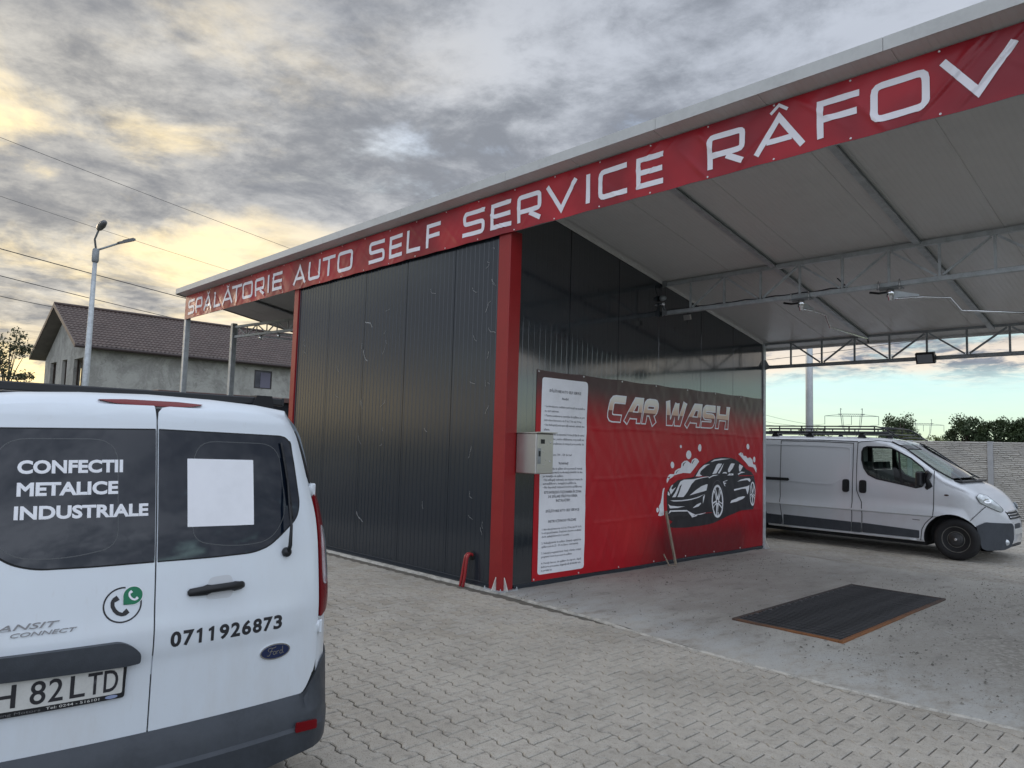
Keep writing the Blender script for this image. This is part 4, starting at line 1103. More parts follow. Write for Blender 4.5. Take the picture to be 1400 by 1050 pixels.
def vmap(v, z, o): 
    e = .004; dx = (vd(v+e, z)-vd(v-e, z))/(2*e); dz = (vd(v, z+e)-vd(v, z-e))/(2*e); n = Vector((1, -dx, -dz)).normalized()
    if o < .03: n = Vector((1, 0, 0)) if abs(dx) < .25 and abs(dz) < .3 else n
    return (vd(v, z)+n.x*o, v+n.y*o, z+n.z*o)
van = empty('white_van', (3.0, -4.64, 0), 'white panel van seen from behind with dark tinted rear glass and lettering, nearest the camera', 'van')
van.rotation_euler = (0, 0, -radians(2))
ring = [(0, .27), (.45, .27), (.80, .275), (.87, .30), (.905, .38), (.917, .5), (.915, .65), (.912, .8), (.905, .95), (.895, 1.10), (.885, 1.20), (.862, 1.32), (.828, 1.43), (.797, 1.55), (.768, 1.64), (.735, 1.70), (.68, 1.737), (.60, 1.757), (.45, 1.775), (.25, 1.788), (0, 1.795)]
ring = ring+[(-a, b) for a, b in reversed(ring[1:-1])]
cz = 1.0
def cap_x(v, z): return vd(v, z)
st = []
for s in (.02, .2, .4, .55, .68, .78, .86, .92, .96, .985, 1.0):
    st.append([(cap_x(v*s, cz+(z-cz)*s), v*s, cz+(z-cz)*s) for v, z in ring])
def scaled(x, top, wd, bot=.27): return [(x, v*wd, bot+(z-.27)*(top-bot)/(1.795-.27)) for v, z in ring]
for x, top, wd in ((-.45, 1.787, 1.0), (-.9, 1.787, 1.0), (-1.6, 1.79, 1.0), (-2.4, 1.79, 1.0), (-2.9, 1.77, .995), (-3.15, 1.66, .99), (-3.45, 1.40, .98), (-3.75, 1.17, .97), (-4.0, 1.08, .94), (-4.25, .98, .86), (-4.38, .80, .74), (-4.42, .60, .60)):
    st.append(scaled(x, top, wd))
b = MB(); n = len(ring)
for sct in st: b.v += sct
fs = []
for i in range(len(st)-1):
    for k in range(n): fs.append((i*n+k, (i+1)*n+k, (i+1)*n+(k+1) % n, i*n+(k+1) % n))
fs.append(tuple(range(n))); fs.append(tuple((len(st)-1)*n+k for k in reversed(range(n))))
b.f = fs; b.mi = [0]*len(fs); b.sm = [True]*len(fs)
vbody = b.build('body', [M['vanwhite'], M['seam']], van, recalc=True)
cutm = []
for x in (-.78, -3.44):
    for sgn in (-1, 1):
        c = MB(); c.cur = 0; c.lathe((x, sgn*.60, .33), (0, sgn, 0), [(.385, 0), (.385, .6)], 36); cutm.append(c)
def boolean(obj, cutters, mats):
    for c in cutters:
        cm = c.mesh('cut', mats, True); co = bpy.data.objects.new('cut', cm); COL.objects.link(co); co.matrix_world = parent_matrix(van if obj.parent == van else obj.parent)
        md = obj.modifiers.new('b', 'BOOLEAN'); md.operation = 'DIFFERENCE'; md.solver = 'EXACT'; md.object = co
        try: md.material_mode = 'TRANSFER'
        except Exception: pass
        bpy.context.view_layer.update(); dg = bpy.context.evaluated_depsgraph_get()
        nm = bpy.data.meshes.new_from_object(obj.evaluated_get(dg)); obj.modifiers.remove(md); old = obj.data; obj.data = nm; bpy.data.meshes.remove(old); bpy.data.objects.remove(co)
bpy.context.view_layer.update()
boolean(vbody, cutm, M['seam']); edge_smooth(vbody.data, 40)
def roadwheel(x, y, r, wd, out, parent, style, zc=None):
    zc = r if zc is None else zc
    t = bpy.data.objects.new('wheel', None); link(t, parent); c = (x, y, zc); ax = (0, out, 0)
    a = MB(); a.lathe(c, ax, [(r*.60, -wd*.5), (r*.80, -wd*.52), (r*.95, -wd*.42), (r, -wd*.28), (r, -wd*.02), (r*.997, 0), (r, .004), (r, wd*.28), (r*.95, wd*.42), (r*.80, wd*.52), (r*.64, wd*.46), (r*.60, wd*.40)], 40); a.build('tyre', M['rubber'], t)
    a = MB(); a.lathe(c, ax, [(r*.63, wd*.30), (r*.63, wd*.44), (r*.60, wd*.45), (r*.585, wd*.36), (r*.56, wd*.22), (r*.40, wd*.26), (r*.385, wd*.40), (r*.36, wd*.42), (r*.34, wd*.36), (.01, wd*.38)], 40)
    rim = a.build('rim', style[0], t)
    for k in range(16):
        an = 2*pi*k/16; a = MB(); rr_ = r*.485; cx_ = x+cos(an)*rr_; cz_ = zc+sin(an)*rr_; a.lathe((cx_, y+out*(wd*.24), cz_), ax, [(r*.055, -.01), (r*.055, .006)], 8); a.build('vent_hole', M['seam'], rim)
    a = MB(); a.lathe(c, ax, [(r*.335, wd*.36), (r*.325, wd*.46), (r*.22, wd*.50), (r*.08, wd*.50), (r*.075, wd*.52), (.004, wd*.52)], 32); a.build('hub_cap', style[1], t)
    a = MB(); a.lathe(c, ax, [(r*.065, wd*.521), (r*.065, wd*.535), (r*.05, wd*.535)], 20); a.build('badge', style[2], t)
    return t
rimb = mat('dusty_black_rim', (.05, .05, .052), .55, .2, .4, 14); hub = mat('hub_plastic', (.035, .036, .038), .45, 0, .3, 14)
rimg = mat('worn_rim_silver', (.16, .155, .14), .6, .3, .4, 14)
for x in (-.78, -3.44):
    for sg in (-1, 1): roadwheel(x, sg*.78, .325, .205, sg, van, (rimg, hub, M['chrome']))
a = MB(); a.box((-4.0, -.72, .24), (-.3, .72, .36)); a.build('underbody', M['seam'], van)

# rear doors: proud skins with a joint between them
GZB = .537
def door(side):
    s = side
    if s > 0: pts = [(.0028, GZB), (.63, GZB), (.668, .60), (.690, .66), (.694, .85), (.694, 1.28), (.675, 1.36), (.640, 1.48), (.625, 1.60), (.600, 1.675), (.54, 1.715), (.40, 1.730), (.20, 1.736), (.0028, 1.738)]
    else: pts = [(-.0028, GZB), (-.0028, 1.738), (-.20, 1.736), (-.40, 1.730), (-.54, 1.715), (-.600, 1.675), (-.625, 1.60), (-.640, 1.48), (-.675, 1.36), (-.694, 1.28), (-.694, .85), (-.690, .66), (-.668, .60), (-.63, GZB)]
    return rpoly(pts, [.004]+[.05]*(len(pts)-1) if s > 0 else .05, 3) if s > 0 else rpoly(pts, [.004, .004]+[.05]*(len(pts)-2), 3)
jt = patch('door_joint', [rpoly([(-.700, .530), (.700, .530), (.700, 1.28), (.646, 1.485), (.628, 1.61), (.602, 1.675), (.5, 1.716), (0, 1.7365), (-.5, 1.716), (-.602, 1.675), (-.628, 1.61), (-.646, 1.485), (-.700, 1.28)], .03)], vmap, M['seam'], van, step=.05, off=.0005, thick=.0015)
doors = {}
for s in (1, -1): doors[s] = patch('rear_door', [door(s)], vmap, M['vanwhite'], van, step=.0125, off=.0025, thick=.0085)
D = .011
for s in (1, -1):
    gl = [(.0055, 1.650), (.0055, 1.158), (.216, 1.157), (.38, 1.160), (.45, 1.180), (.50, 1.215), (.585, 1.285), (.602, 1.345), (.580, 1.537), (.566, 1.612), (.545, 1.632), (.517, 1.638)]
    gl = rpoly([(a*s, b_) for a, b_ in gl], [.003, .003, .02, .06, .05, .03, .04, .05, .02, .02, .015, .015], 4)
    if s < 0: gl = gl[::-1]
    patch('window_seal', [[(a*1.012 if abs(a) > .1 else a, 1.4+(b_-1.4)*1.022) for a, b_ in gl]], vmap, M['seam'], doors[s], step=.05, off=D-.001, thick=.0018)
    wg = patch('window', [gl], vmap, M['tint'], doors[s], step=.05, off=D, thick=.0035)
    # faint inner frame line of the pressed door panel behind the glass
    fr = rpoly([(s*.132, 1.22), (s*.30, 1.188), (s*.46, 1.20), (s*.535, 1.30), (s*.510, 1.605), (s*.14, 1.612)], [.06, .10, .06, .09, .09, .09], 6)
    qm = quads_mesh(stroke(fr, .0035, closed=True)); patch('inner_frame_line', None, vmap, mat('inner_frame_grey', (.065, .07, .075), .35), wg, step=.06, off=D+.0040, wmesh=qm)

def vtxt(s, x0, x1, z, cap, m, parent, off, bold=.0, shear=0.0, name='lettering', rise=0.0):
    me = text_fit(s, x0, x1, z, cap, bold, shear, res=4)
    for v in me.vertices: v.co.y += rise*(v.co.x-x0)
    return patch(name, None, vmap, m, parent, step=.012, off=off, wmesh=me)
G_ = D+.0048
vtxt('CONFECTII', -.450, -.121, 1.483, .0465, M['print_white'], doors[-1], G_, .055, rise=.018)
vtxt('METALICE', -.449, -.136, 1.406, .0470, M['print_white'], doors[-1], G_, .055, rise=.012)
vtxt('INDUSTRIALE', -.454, -.031, 1.327, .0460, M['print_white'], doors[-1], G_, .055, rise=-.002)
patch('blank_sticker', [rpoly([(.113, 1.277), (.385, 1.270), (.388, 1.536), (.112, 1.541)], .002, 2)], vmap, M['print_white'], doors[1], step=.05, off=G_)
NW = .462/10
for k, ch in enumerate('0711926873'):
    x0 = .056+NW*k; zb_ = .838+.0*k
    if ch == '1':
        me = quads_mesh([[(x0+.016, zb_), (x0+.0275, zb_), (x0+.0275, zb_+.056), (x0+.020, zb_+.056), (x0+.016, zb_+.0535)], [(x0+.016, zb_+.0405), (x0+.016, zb_+.0533), (x0+.006, zb_+.0475), (x0+.006, zb_+.0385)]])
        patch('lettering', None, vmap, M['print_black'], doors[1], step=.012, off=D+.0012, wmesh=me)
    else: vtxt(ch, x0+.003, x0+.042, zb_, .056, M['print_black'], doors[1], D+.0012, .05)
mch = mat('badge_grey', (.22, .22, .225), .3, .6)
for s_, x0, x1, z, c_ in (('TRANSIT', -.545, -.305, .966, .0185), ('CONNECT', -.445, -.252, .943, .0135)):
    me = text_fit(s_, x0, x1, z, c_, .012, .30, 3)
    patch('badge_lettering', None, vmap, mch, doors[-1], step=.012, off=D+.001, thick=.0025, wmesh=me)
# blue oval badge
def ell(cx, cy, rx, ry, n=36): return [(cx+rx*cos(2*pi*k/n), cy+ry*sin(2*pi*k/n)) for k in range(n)]
ov = patch('oval_badge', [ell(.490, .747, .0685, .0315)], vmap, M['chrome'], doors[1], step=.012, off=D, thick=.006)
patch('badge_field', [ell(.490, .747, .0630, .0268)], vmap, M['navy'], ov, step=0, off=D+.006, thick=.0012)
sc = []
def sp(pts, w_=.0030): 
    sc.extend(stroke(rpoly(pts, [0]+[.006]*(len(pts)-2)+[0], 4), w_))
sp([(.458, .752), (.455, .760), (.464, .765), (.480, .762), (.492, .766)]); sp([(.475, .762), (.468, .745), (.462, .733), (.452, .735)]); sp([(.462, .749), (.478, .750)])
sc += stroke(ell(.4855, .742, .0060, .0068, 12), .0028, closed=True)
sp([(.495, .749), (.4965, .735)]); sp([(.496, .744), (.501, .749), (.506, .748)]); sc += stroke(ell(.5150, .742, .0060, .0068, 12), .0028, closed=True); sp([(.5215, .764), (.5215, .738), (.528, .737)])
patch('badge_script', None, vmap, M['chrome'], ov, step=0, off=D+.0078, wmesh=quads_mesh(sc))
# telephone roundels
o_ = D+.0012
cg = (-.113, 1.011)
ringq = [q for k, q in enumerate(stroke(ell(-.110, 1.013, .0620, .0600, 48), .0055, closed=True)) if not (2 <= k <= 10)]
patch('phone_ring', None, vmap, M['print_black'], doors[-1], step=.012, off=o_, wmesh=quads_mesh(ringq))
def handset(cx, cy, s, ang, m, off, name):
    c_, s_ = cos(ang), sin(ang); tr = lambda a, b_: (cx+s*(a*c_-b_*s_), cy+s*(a*s_+b_*c_))
    q = stroke([tr(a, b_) for a, b_ in ((-.92, -.05), (-.75, .20), (-.42, .40), (0, .46), (.42, .40), (.75, .20), (.92, -.05))], s*.36)
    q += [[tr(*p) for p in ((-1.08, -.46), (-.56, -.46), (-.62, -.02), (-1.10, .0))], [tr(*p) for p in ((.56, -.46), (1.08, -.46), (1.10, .0), (.62, -.02))]]
    me = join_meshes([quads_mesh(q[:6]), quads_mesh(q[6:], .0002)])
    patch(name, None, vmap, m, doors[-1], step=.012, off=off, wmesh=me)
handset(-.122, 1.006, .036, radians(125), M['print_black'], o_, 'phone_mark')
gp = ell(-.0765, 1.0425, .0325, .0315, 40)
k0 = 23; gp = gp[:k0]+[(-.1075, 1.0125)]+gp[k0+3:]
patch('green_bubble', [ [(a*1.0+(-.0765)*0, b_) for a, b_ in ell(-.0765, 1.0425, .0350, .0340, 40)] ], vmap, M['print_white'], doors[-1], step=.012, off=o_+.0006)
patch('green_bubble', [gp], vmap, M['print_green'], doors[-1], step=.012, off=o_+.0012)
handset(-.077, 1.041, .0190, radians(130), M['print_white'], o_+.002, 'phone_mark')
# number plate, frame, handle bar
pf = patch('plate_frame', [rpoly([(-.62, .687), (-.090, .690), (-.087, .815), (-.62, .815)], .010)], vmap, M['black'], doors[-1], step=.05, off=D, thick=.014)
pt_ = patch('number_plate', [rpoly([(-.612, .708), (-.099, .708), (-.099, .808), (-.612, .808)], .006)], vmap, M['plate'], pf, step=.05, off=D+.014, thick=.002)
def pst(body, xs, z, cap, m, parent, off, w_):
    pass
plk = M['print_black']
for ch, x0, x1 in (('P', -.560, -.515), ('H', -.492, -.418), ('8', -.379, -.334), ('2', -.326, -.283), ('L', -.263, -.217), ('T', -.210, -.165), ('D', -.160, -.114)):
    me = text_fit(ch, x0, x1, .7185, .0755, .012, res=4); patch('plate_letter', None, vmap, plk, pt_, step=.05, off=D+.0172, wmesh=me)
vtxt('Leasing Motors', -.50, -.345, .6935, .0085, mch, pf, D+.0145, .01); vtxt('Tel: 0244 - 516101', -.330, -.170, .6945, .0085, M['plate'], pf, D+.0145, .01)
patch('dealer_oval', [ell(-.132, .6990, .020, .0062, 20)], vmap, mat('small_oval_blue', (.25, .30, .45), .3), pf, step=0, off=D+.0145)
def hbar(v, z, o): return vmap(v, z, o)
hb = [(-.80, .820), (-.80, .888), (-.113, .888), (-.075, .868), (-.048, .842), (-.048, .812), (-.095, .808)]
patch('tailgate_trim', [rpoly(hb, [.005, .005, .02, .02, .012, .01, .005])], vmap, M['bumper'], doors[-1], step=.04, off=D-.002, thick=.034)
# pull handle on right door in its cup
mc = mat('handle_recess', (.55, .57, .59), .5)
patch('handle_cup', [rpoly([(.188, .996), (.290, .992), (.300, 1.030), (.290, 1.082), (.200, 1.078), (.190, 1.03)], .022, 5)], vmap, mc, doors[1], step=.03, off=D+.0006)
b = MB(); hp = [(.118, 1.030), (.13, 1.034), (.20, 1.036), (.27, 1.036), (.335, 1.036), (.342, 1.036)]
vs = []; 
for k, (v, z, h_, t_) in enumerate([(.116, 1.030, .006, .004), (.122, 1.031, .014, .014), (.17, 1.033, .0175, .026), (.185, 1.034, .0185, .030), (.20, 1.034, .0150, .034), (.285, 1.036, .0150, .034), (.295, 1.036, .0170, .030), (.325, 1.037, .0150, .022), (.340, 1.037, .010, .012), (.344, 1.037, .004, .004)]):
    for a in range(12):
        an = 2*pi*a/12; p = vmap(v, z+h_*sin(an), D+.004+t_*.5+t_*.5*cos(an)); vs.append(p)
fs = [(i*12+a, i*12+(a+1) % 12, (i+1)*12+(a+1) % 12, (i+1)*12+a) for i in range(9) for a in range(12)]+[tuple(range(12)), tuple(9*12+a for a in range(12))]
b.smooth = True; b.add(vs, fs); b.build('door_handle', M['black'], doors[1], recalc=True)
# wiper
wp = MB(); wp.tube([vmap(v, z, o) for v, z, o in ((.530, 1.145, .03), (.531, 1.17, .045), (.536, 1.25, .05), (.533, 1.33, .045), (.536, 1.45, .032))], [.010, .009, .006, .005, .004], 8)
wpo = wp.build('wiper_arm', M['black'], doors[1])
wp = MB(); wp.lathe(vmap(.532, 1.147, D), (1, 0, 0), [(.020, 0), (.020, .016), (.014, .026), (.004, .028)], 16); wp.build('wiper_pivot', M['black'], wpo)
wp = MB()
P3 = [vmap(.522+.040*(k/16)+.004*sin(k/16*pi), 1.612-.33*k/16, .022) for k in range(17)]; wp.tube(P3, .0055, 6); wp.tube([Vector(p)+Vector((.006, -.004, 0)) for p in P3[3:14]], .0045, 6); wp.build('wiper_blade', M['black'], wpo)
# hinges, tail lamps, bumper, brake lamp, roof bar
for z in (1.397, .808):
    h = MB(); c = vmap(.700, z, .004); h.bbox((c[0]-.04, c[1]-.032, z-.018), (c[0]+.016, c[1]-.006, z+.018), .004); h.bbox((c[0]-.06, c[1]+.000, z-.030), (c[0]+.008, c[1]+.022, z+.030), .005)
    h.tube([(c[0]+.004, c[1]-.002, z-.028), (c[0]+.004, c[1]-.002, z+.028)], .009, 10); h.build('hinge', M['vanwhite'], van)
    c = vmap(-.700, z, .004); h = MB(); h.bbox((c[0]-.05, c[1]-.016, z-.030), (c[0]+.012, c[1]+.02, z+.030), .005); h.build('hinge', M['vanwhite'], van)
for s in (1, -1):
    q = [(.700, 1.425), (.668, 1.50), (.652, 1.60), (.640, 1.665), (.705, 1.66), (.76, 1.56), (.80, 1.44), (.79, 1.40), (.74, 1.42)]; q = [(a*s, b_) for a, b_ in q]; q = q if s > 0 else q[::-1]
    patch('corner_trim', [rpoly(q, .012, 3)], vmap, M['black'], van, step=.03, off=-.001, thick=.007)
    tl = [(.703, 1.365), (.703, .848), (.755, .870), (.800, .955), (.835, 1.10), (.830, 1.25), (.795, 1.36), (.745, 1.415), (.716, 1.405)]
    tl = [(a*s, b_) for a, b_ in tl]; tl = tl if s > 0 else tl[::-1]
    T1 = patch('tail_lamp', [rpoly(tl, .012, 3)], vmap, M['redlens'], van, step=.03, off=-.002, thick=.016)
    cl_ = [(.722, .990), (.760, .975), (.792, 1.03), (.800, 1.12), (.765, 1.215), (.735, 1.24), (.720, 1.16)]
    cl_ = [(a*s, b_) for a, b_ in cl_]; cl_ = cl_ if s > 0 else cl_[::-1]
    patch('reversing_lens', [rpoly(cl_, .012, 3)], vmap, M['clearlens'], T1, step=.03, off=.0142, thick=.002)
br = [(-.200, 1.762), (-.14, 1.749), (-.05, 1.745), (.05, 1.745), (.14, 1.749), (.200, 1.762), (.1, 1.768), (-.1, 1.768)]
bk_ = patch('high_brake_lamp', [rpoly(br, .01, 3)], lambda v, z, o: (vd(v, z)+o, v, z), M['redlens'], van, step=.03, off=.002, thick=.012)
# bumper: swept profile around the tail
def bump_path(k, N=40):
    """plan curve from right side round the back to the left side, returns (x,y, nx, ny)"""
    t = -1+2*k/N
    v = .925*(1-(1-abs(t))**1.0)*math.copysign(1, t)
    return v
def bx_at(v): 
    return -.03*(v/.6)**2-.33*max(0, (abs(v)-.70)/.23)**2
vsb = []; prof = lambda v: [(.000, .350-.015*(1-abs(v))), (.040, .300), (.062, .300), (.070, .36), (.076, .415), (.062, .428), (.056, .466), (.052, .480), (.040, .520), (.018, .545), (.0, .545), (-.05, .50)]
N = 64; npf = 12; pts_ = []
for k in range(N+1):
    s = -1+2*k/N; v = s*.70/.72 if abs(s) <= .72 else math.copysign(.70+(.225*sin((abs(s)-.72)/.28*pi/2)), s)
    ang = 0 if abs(s) <= .72 else (abs(s)-.72)/.28*pi/2
    v = s*.745/.80 if abs(s) <= .80 else math.copysign(.745+.165*sin((abs(s)-.80)/.20*pi/2), s)
    ang = 0 if abs(s) <= .68 else (abs(s)-.68)/.32*pi/2
    x0 = vd(v, .5) if abs(s) < .995 else -.52
    nx_ = cos(ang); ny_ = math.copysign(sin(ang), s)
    w_ = abs(v)
    for (o, z) in prof(v):
        zz = z
        if w_ > .45 and z < .34: zz = z+.03*min(1, (w_-.45)/.3)
        if w_ > .64 and z > .50: zz = z+.115*min(1, ((w_-.64)/.10))
        oo = o*(1-.80*min(1, max(0, (w_-.66)/.2)))
        if z > .50 and w_ > .64: oo = min(oo, .010)
        pts_.append((x0+nx_*oo*.9, v+ny_*oo*.5, zz))
b = MB(); b.smooth = True
b.add(pts_, [(k*npf+i, k*npf+(i+1) % npf, (k+1)*npf+(i+1) % npf, (k+1)*npf+i) for k in range(N) for i in range(npf)])
bo = b.build('rear_bumper', M['bumper'], van, recalc=True); edge_smooth(bo.data, 30)
for s in (1, -1):
    def rmap(v, z, o): 
        return (vd(v, .5)+.066+o, v, z)
    q = [(.575, .412), (.678, .406), (.678, .442), (.579, .450)]; q = [(a*s, b_) for a, b_ in q]; q = q if s > 0 else q[::-1]
    patch('reflector', [rpoly(q, .006, 3)], rmap, M['redlens'], bo, step=.03, off=.0, thick=.010)
# aero bar across the roof with its foot
for x in (-.90, -1.85, -2.75):
    rb = bpy.data.objects.new('roof_bar', None); link(rb, van)
    p = MB(); p.bbox((x-.028, -.86, 1.806), (x+.028, .86, 1.846), .006); p.build('bar', M['black'], rb)
    for sgn in (-1, 1):
        p = MB(); q = [(-.060, 0), (.062, 0), (.045, .055), (.035, .105), (.02, .118), (-.05, .118), (-.055, .06)]
        p.prism([(.66, 1.735), (.80, 1.66), (.815, 1.72), (.790, 1.854), (.705, 1.854), (.685, 1.80)], lambda a, z, k, x=x, sgn=sgn: (x-.045+k*.09, sgn*a, z)); p.build('foot', M['footrubber'], rb, recalc=True)
        p = MB(); p.bbox((x-.032, sgn*.86-.006, 1.803), (x+.032, sgn*.86+.006, 1.849), .003); p.build('end_cap', M['black'], rb)
for sgn in (-1, 1):
    p = MB(); gl = [(-.45, 1.22), (-1.05, 1.20), (-1.10, 1.56), (-.60, 1.56)]
    for gpts in (gl, [(-1.25, 1.19), (-2.2, 1.17), (-2.2, 1.56), (-1.25, 1.56)], [(-2.35, 1.16), (-3.35, 1.15), (-2.95, 1.55), (-2.35, 1.56)]):
        patch('side_window', [rpoly(gpts, .05, 3)], lambda a, z, o, sgn=sgn: (a, sgn*(v_half(z-.02 if z > 1.2 else z)+.006+o-(.0 if a > -2.8 else .012)), z), M['tint'], van, step=.1, off=0, thick=.003)
patch('windscreen', [[(-.62, 0), (.62, 0), (.60, 1), (-.60, 1)]], lambda a, b_, o: (-3.62+.50*b_-.02*(1-abs(a)), a, 1.235+.415*b_+.06*(1-(a/.62)**2)*.5+o), M['tint'], van, step=.2, off=.03, thick=.003)

# ------------------------------------------------------------------ silver van behind the canopy, nose to the right
v2 = empty('silver_van', (0, 8.45, 0), 'silver panel van parked side on behind the canopy with a black roof rack', 'van')
def s_ins(z): return .16*max(0, (z-1.0)/.9)**1.5
def s_tap(x): return .62*max(0, (min(x, 3.10)-2.5)/.58)**2.6+.10*max(0, (-1.6-x)/.33)**2
def crs(z):     # body side creases
    if z > .80: return 0.0
    if z > .665: return -.042*(.80-z)/.135
    return -.042+.036*min(1, (.665-z)/.022)
def side(x, z): return -.95+s_ins(z)+s_tap(x)+crs(z)*min(1, max(0, (2.75-x)/.5))
TOP = [(-1.93, 1.70), (-1.90, 1.82), (-1.84, 1.87), (-1.7, 1.905), (-.9, 1.93), (.9, 1.93), (1.2, 1.915), (1.42, 1.875), (1.60, 1.79), (1.80, 1.66), (2.05, 1.48), (2.28, 1.30), (2.42, 1.235), (2.58, 1.172), (2.72, 1.085), (2.84, .985), (2.92, .895), (2.98, .82), (3.03, .745), (3.07, .665), (3.095, .60)]
HB = [(-1.93, .38), (-1.85, .30), (-1.4, .245), (2.0, .235), (2.75, .215), (2.9, .205), (3.05, .235), (3.095, .30)]
rings = []
for x, zt in TOP:
    zb = interp(HB, x); h = []
    zsh = zt-.09 if zt > .9 else zt-.05
    zl = [zb+.0, zb+.04, *[zb+.04+(.640-zb-.04)*k/3 for k in (1, 2, 3)], .665, .72, .80]+[.80+(zsh-.80)*k/9 for k in range(1, 10)] if zsh > 1.0 else [zb+.0, zb+.04]+[zb+.04+(zsh-zb-.04)*k/15 for k in range(1, 16)]
    wide = lambda z: -side(x, min(z, 1.9))
    h = [(0, zb), (wide(zb)*.8, zb), (wide(zb)-.03, zb+.004)]+[(wide(z), z) for z in zl[1:]]
    ws = wide(zsh); cr = zt-zsh
    h += [(ws-.022, zsh+cr*.42), (ws-.07, zsh+cr*.70), (ws*.80, zsh+cr*.86), (ws*.5, zsh+cr*.97), (0, zt)]
    rings.append([(x, v, z) for v, z in h]+[(x, -v, z) for v, z in reversed(h[1:-1])])
b = MB(); n = len(rings[0]); 
for r_ in rings: b.v += r_
b.f = [(i*n+k, i*n+(k+1) % n, (i+1)*n+(k+1) % n, (i+1)*n+k) for i in range(len(rings)-1) for k in range(n)]+[tuple(range(n)), tuple((len(rings)-1)*n+k for k in range(n))]
b.mi = [0]*len(b.f); b.sm = [True]*len(b.f)
b2 = b.build('body', [M['vansilver'], M['seam']], v2, recalc=True)
bpy.context.view_layer.update()
WIN = [(1.385, 1.752), (1.10, 1.752), (1.045, 1.725), (1.024, 1.66), (1.03, 1.52), (1.075, 1.38), (1.15, 1.275), (1.28, 1.213), (1.66, 1.145), (1.90, 1.098), (1.985, 1.120), (2.03, 1.19), (2.035, 1.36), (1.99, 1.43), (1.81, 1.575), (1.635, 1.665), (1.50, 1.735)]
cut2 = []
for x in (2.464, -1.034):
    for sgn in (-1, 1): c = MB(); c.lathe((x-.06 if x > 0 else x, sgn*.62, .315), (0, sgn, 0), [(.395, 0), (.395, .6)], 40); cut2.append(c)
cav = MB(); cav.prism([(.50, .75), (2.20, .75), (2.20, 1.22), (1.78, 1.56), (1.45, 1.76), (.50, 1.80)], lambda a, z, k: (a, -.80+1.60*k, z)); cut2.append(cav)
wcut = MB(); wcut.prism(WIN, lambda a, z, k: (a, -1.2+2.4*k, z)); cut2.append(wcut)
fwc = MB(); fwc.prism([(.60, 1.22), (.96, 1.22), (.96, 1.74), (.60, 1.74)], lambda a, z, k: (a, .3+.9*k, z)); cut2.append(fwc)
wsc = MB(); wsc.prism([(1.50, 1.66), (1.62, 1.92), (2.55, 1.30), (2.20, 1.14)], lambda a, z, k: (a, -.68+1.36*k, z)); cut2.append(wsc)
boolean(b2, cut2, M['seam']); edge_smooth(b2.data, 38)
def sm2(x, z, o): return (x, side(x, z)-o, z)
def sm2b(x, z, o): return (x, -side(x, z)+o, z)
patch('side_window', [WIN[::-1]], sm2, M['glass'], v2, step=.15, off=.0, thick=.003)
patch('side_window', [WIN[::-1]], sm2b, M['glass'], v2, step=.15, off=.0, thick=.003)
sw_ = stroke(WIN, .022, closed=True); patch('window_seal', None, sm2, M['black'], v2, step=.1, off=.001, thick=.004, wmesh=quads_mesh(sw_))
patch('window_divider', [[(1.603, 1.675), (1.632, 1.665), (1.700, 1.140), (1.668, 1.146)]], sm2, M['black'], v2, step=.1, off=.001, thick=.005)
# windscreen
patch('windscreen', [[(-.70, 0), (.70, 0), (.64, 1), (-.64, 1)]], lambda a, b_, o: (2.36-.86*b_+.04*(1-(a/.7)**2), a, 1.265+.545*b_+.008*(1-(a/.7)**2)+o), M['glass'], v2, step=.2, off=.005, thick=.004)
for s in (-1, 1):
    p = MB(); p.tube([(1.47, s*.72, 1.845), (1.68, s*.735, 1.745), (2.17, s*.765, 1.385), (2.40, s*.77, 1.262)], .012, 8); p.build('windscreen_seal', M['black'], v2)
# seats, wheel, dash and far pillar inside the cab
p = MB(); p.bbox((1.85, -.74, .80), (2.22, .74, 1.13), .05); p.build('dashboard', M['black'], v2)
mse = mat('seat_fabric', (.045, .048, .055), .85)
for y in (-.42, .10, .48):
    st_ = bpy.data.objects.new('seat', None); link(st_, v2)
    p = MB(); p.bbox((1.00, y-.22, .80), (1.45, y+.22, .95), .05); p.build('cushion', mse, st_)
    p = MB(); p.rbox((.98, y, 1.12), (.06, .21, .22), (1, 0, .12)); p.rbox((.955, y, 1.42), (.045, .11, .07), (1, 0, .12)); p.build('backrest', mse, st_)
p = MB(); p.tube([(1.72+.19*cos(a)*.45, .42+.19*sin(a), 1.17+.19*cos(a)*.85) for a in [2*pi*k/24 for k in range(24)]], .013, 8, closed=True); p.bar((1.72, .42, 1.17), (1.95, .42, 1.02), .05); p.build('steering_wheel', M['black'], v2)
p = MB(); p.bbox((.51, -.78, .8), (.53, .78, 1.78), .01); p.build('bulkhead', mat('bulkhead_grey', (.20, .21, .215), .7), v2)
# doors: thin skins with visible joints
def skin(name, poly, r_=.03, off=.001, th=.0042, mats=None, parent=v2, st=.08): return patch(name, [rpoly(poly, r_, 3)[::-1]], sm2, mats or M['vansilver'], parent, step=st, off=off, thick=th)
def joint(pts, w_=.011): 
    return patch('body_joint', None, sm2, M['seam'], v2, step=.1, off=.0055, wmesh=quads_mesh(stroke(pts, w_)))
joint([(-.452, 1.828), (-.425, 1.45), (-.410, 1.1), (-.404, .62), (-.37, .40), (-.354, .279)])
joint([(-.452, 1.826), (.20, 1.826), (.873, 1.806), (.892, 1.40), (.893, 1.0), (.879, .285)])
joint([(1.30, 1.86), (1.00, 1.835), (.945, 1.815), (.952, 1.45), (.964, .998), (1.000, .90), (1.045, .80), (1.055, .70), (1.048, .285)])
joint([(2.168, 1.385), (2.165, 1.0), (2.154, .66), (2.09, .60), (2.03, .53), (1.985, .44), (1.965, .26)])
joint([(1.30, 1.86), (1.50, 1.835), (1.70, 1.755), (2.168, 1.393)], .010)
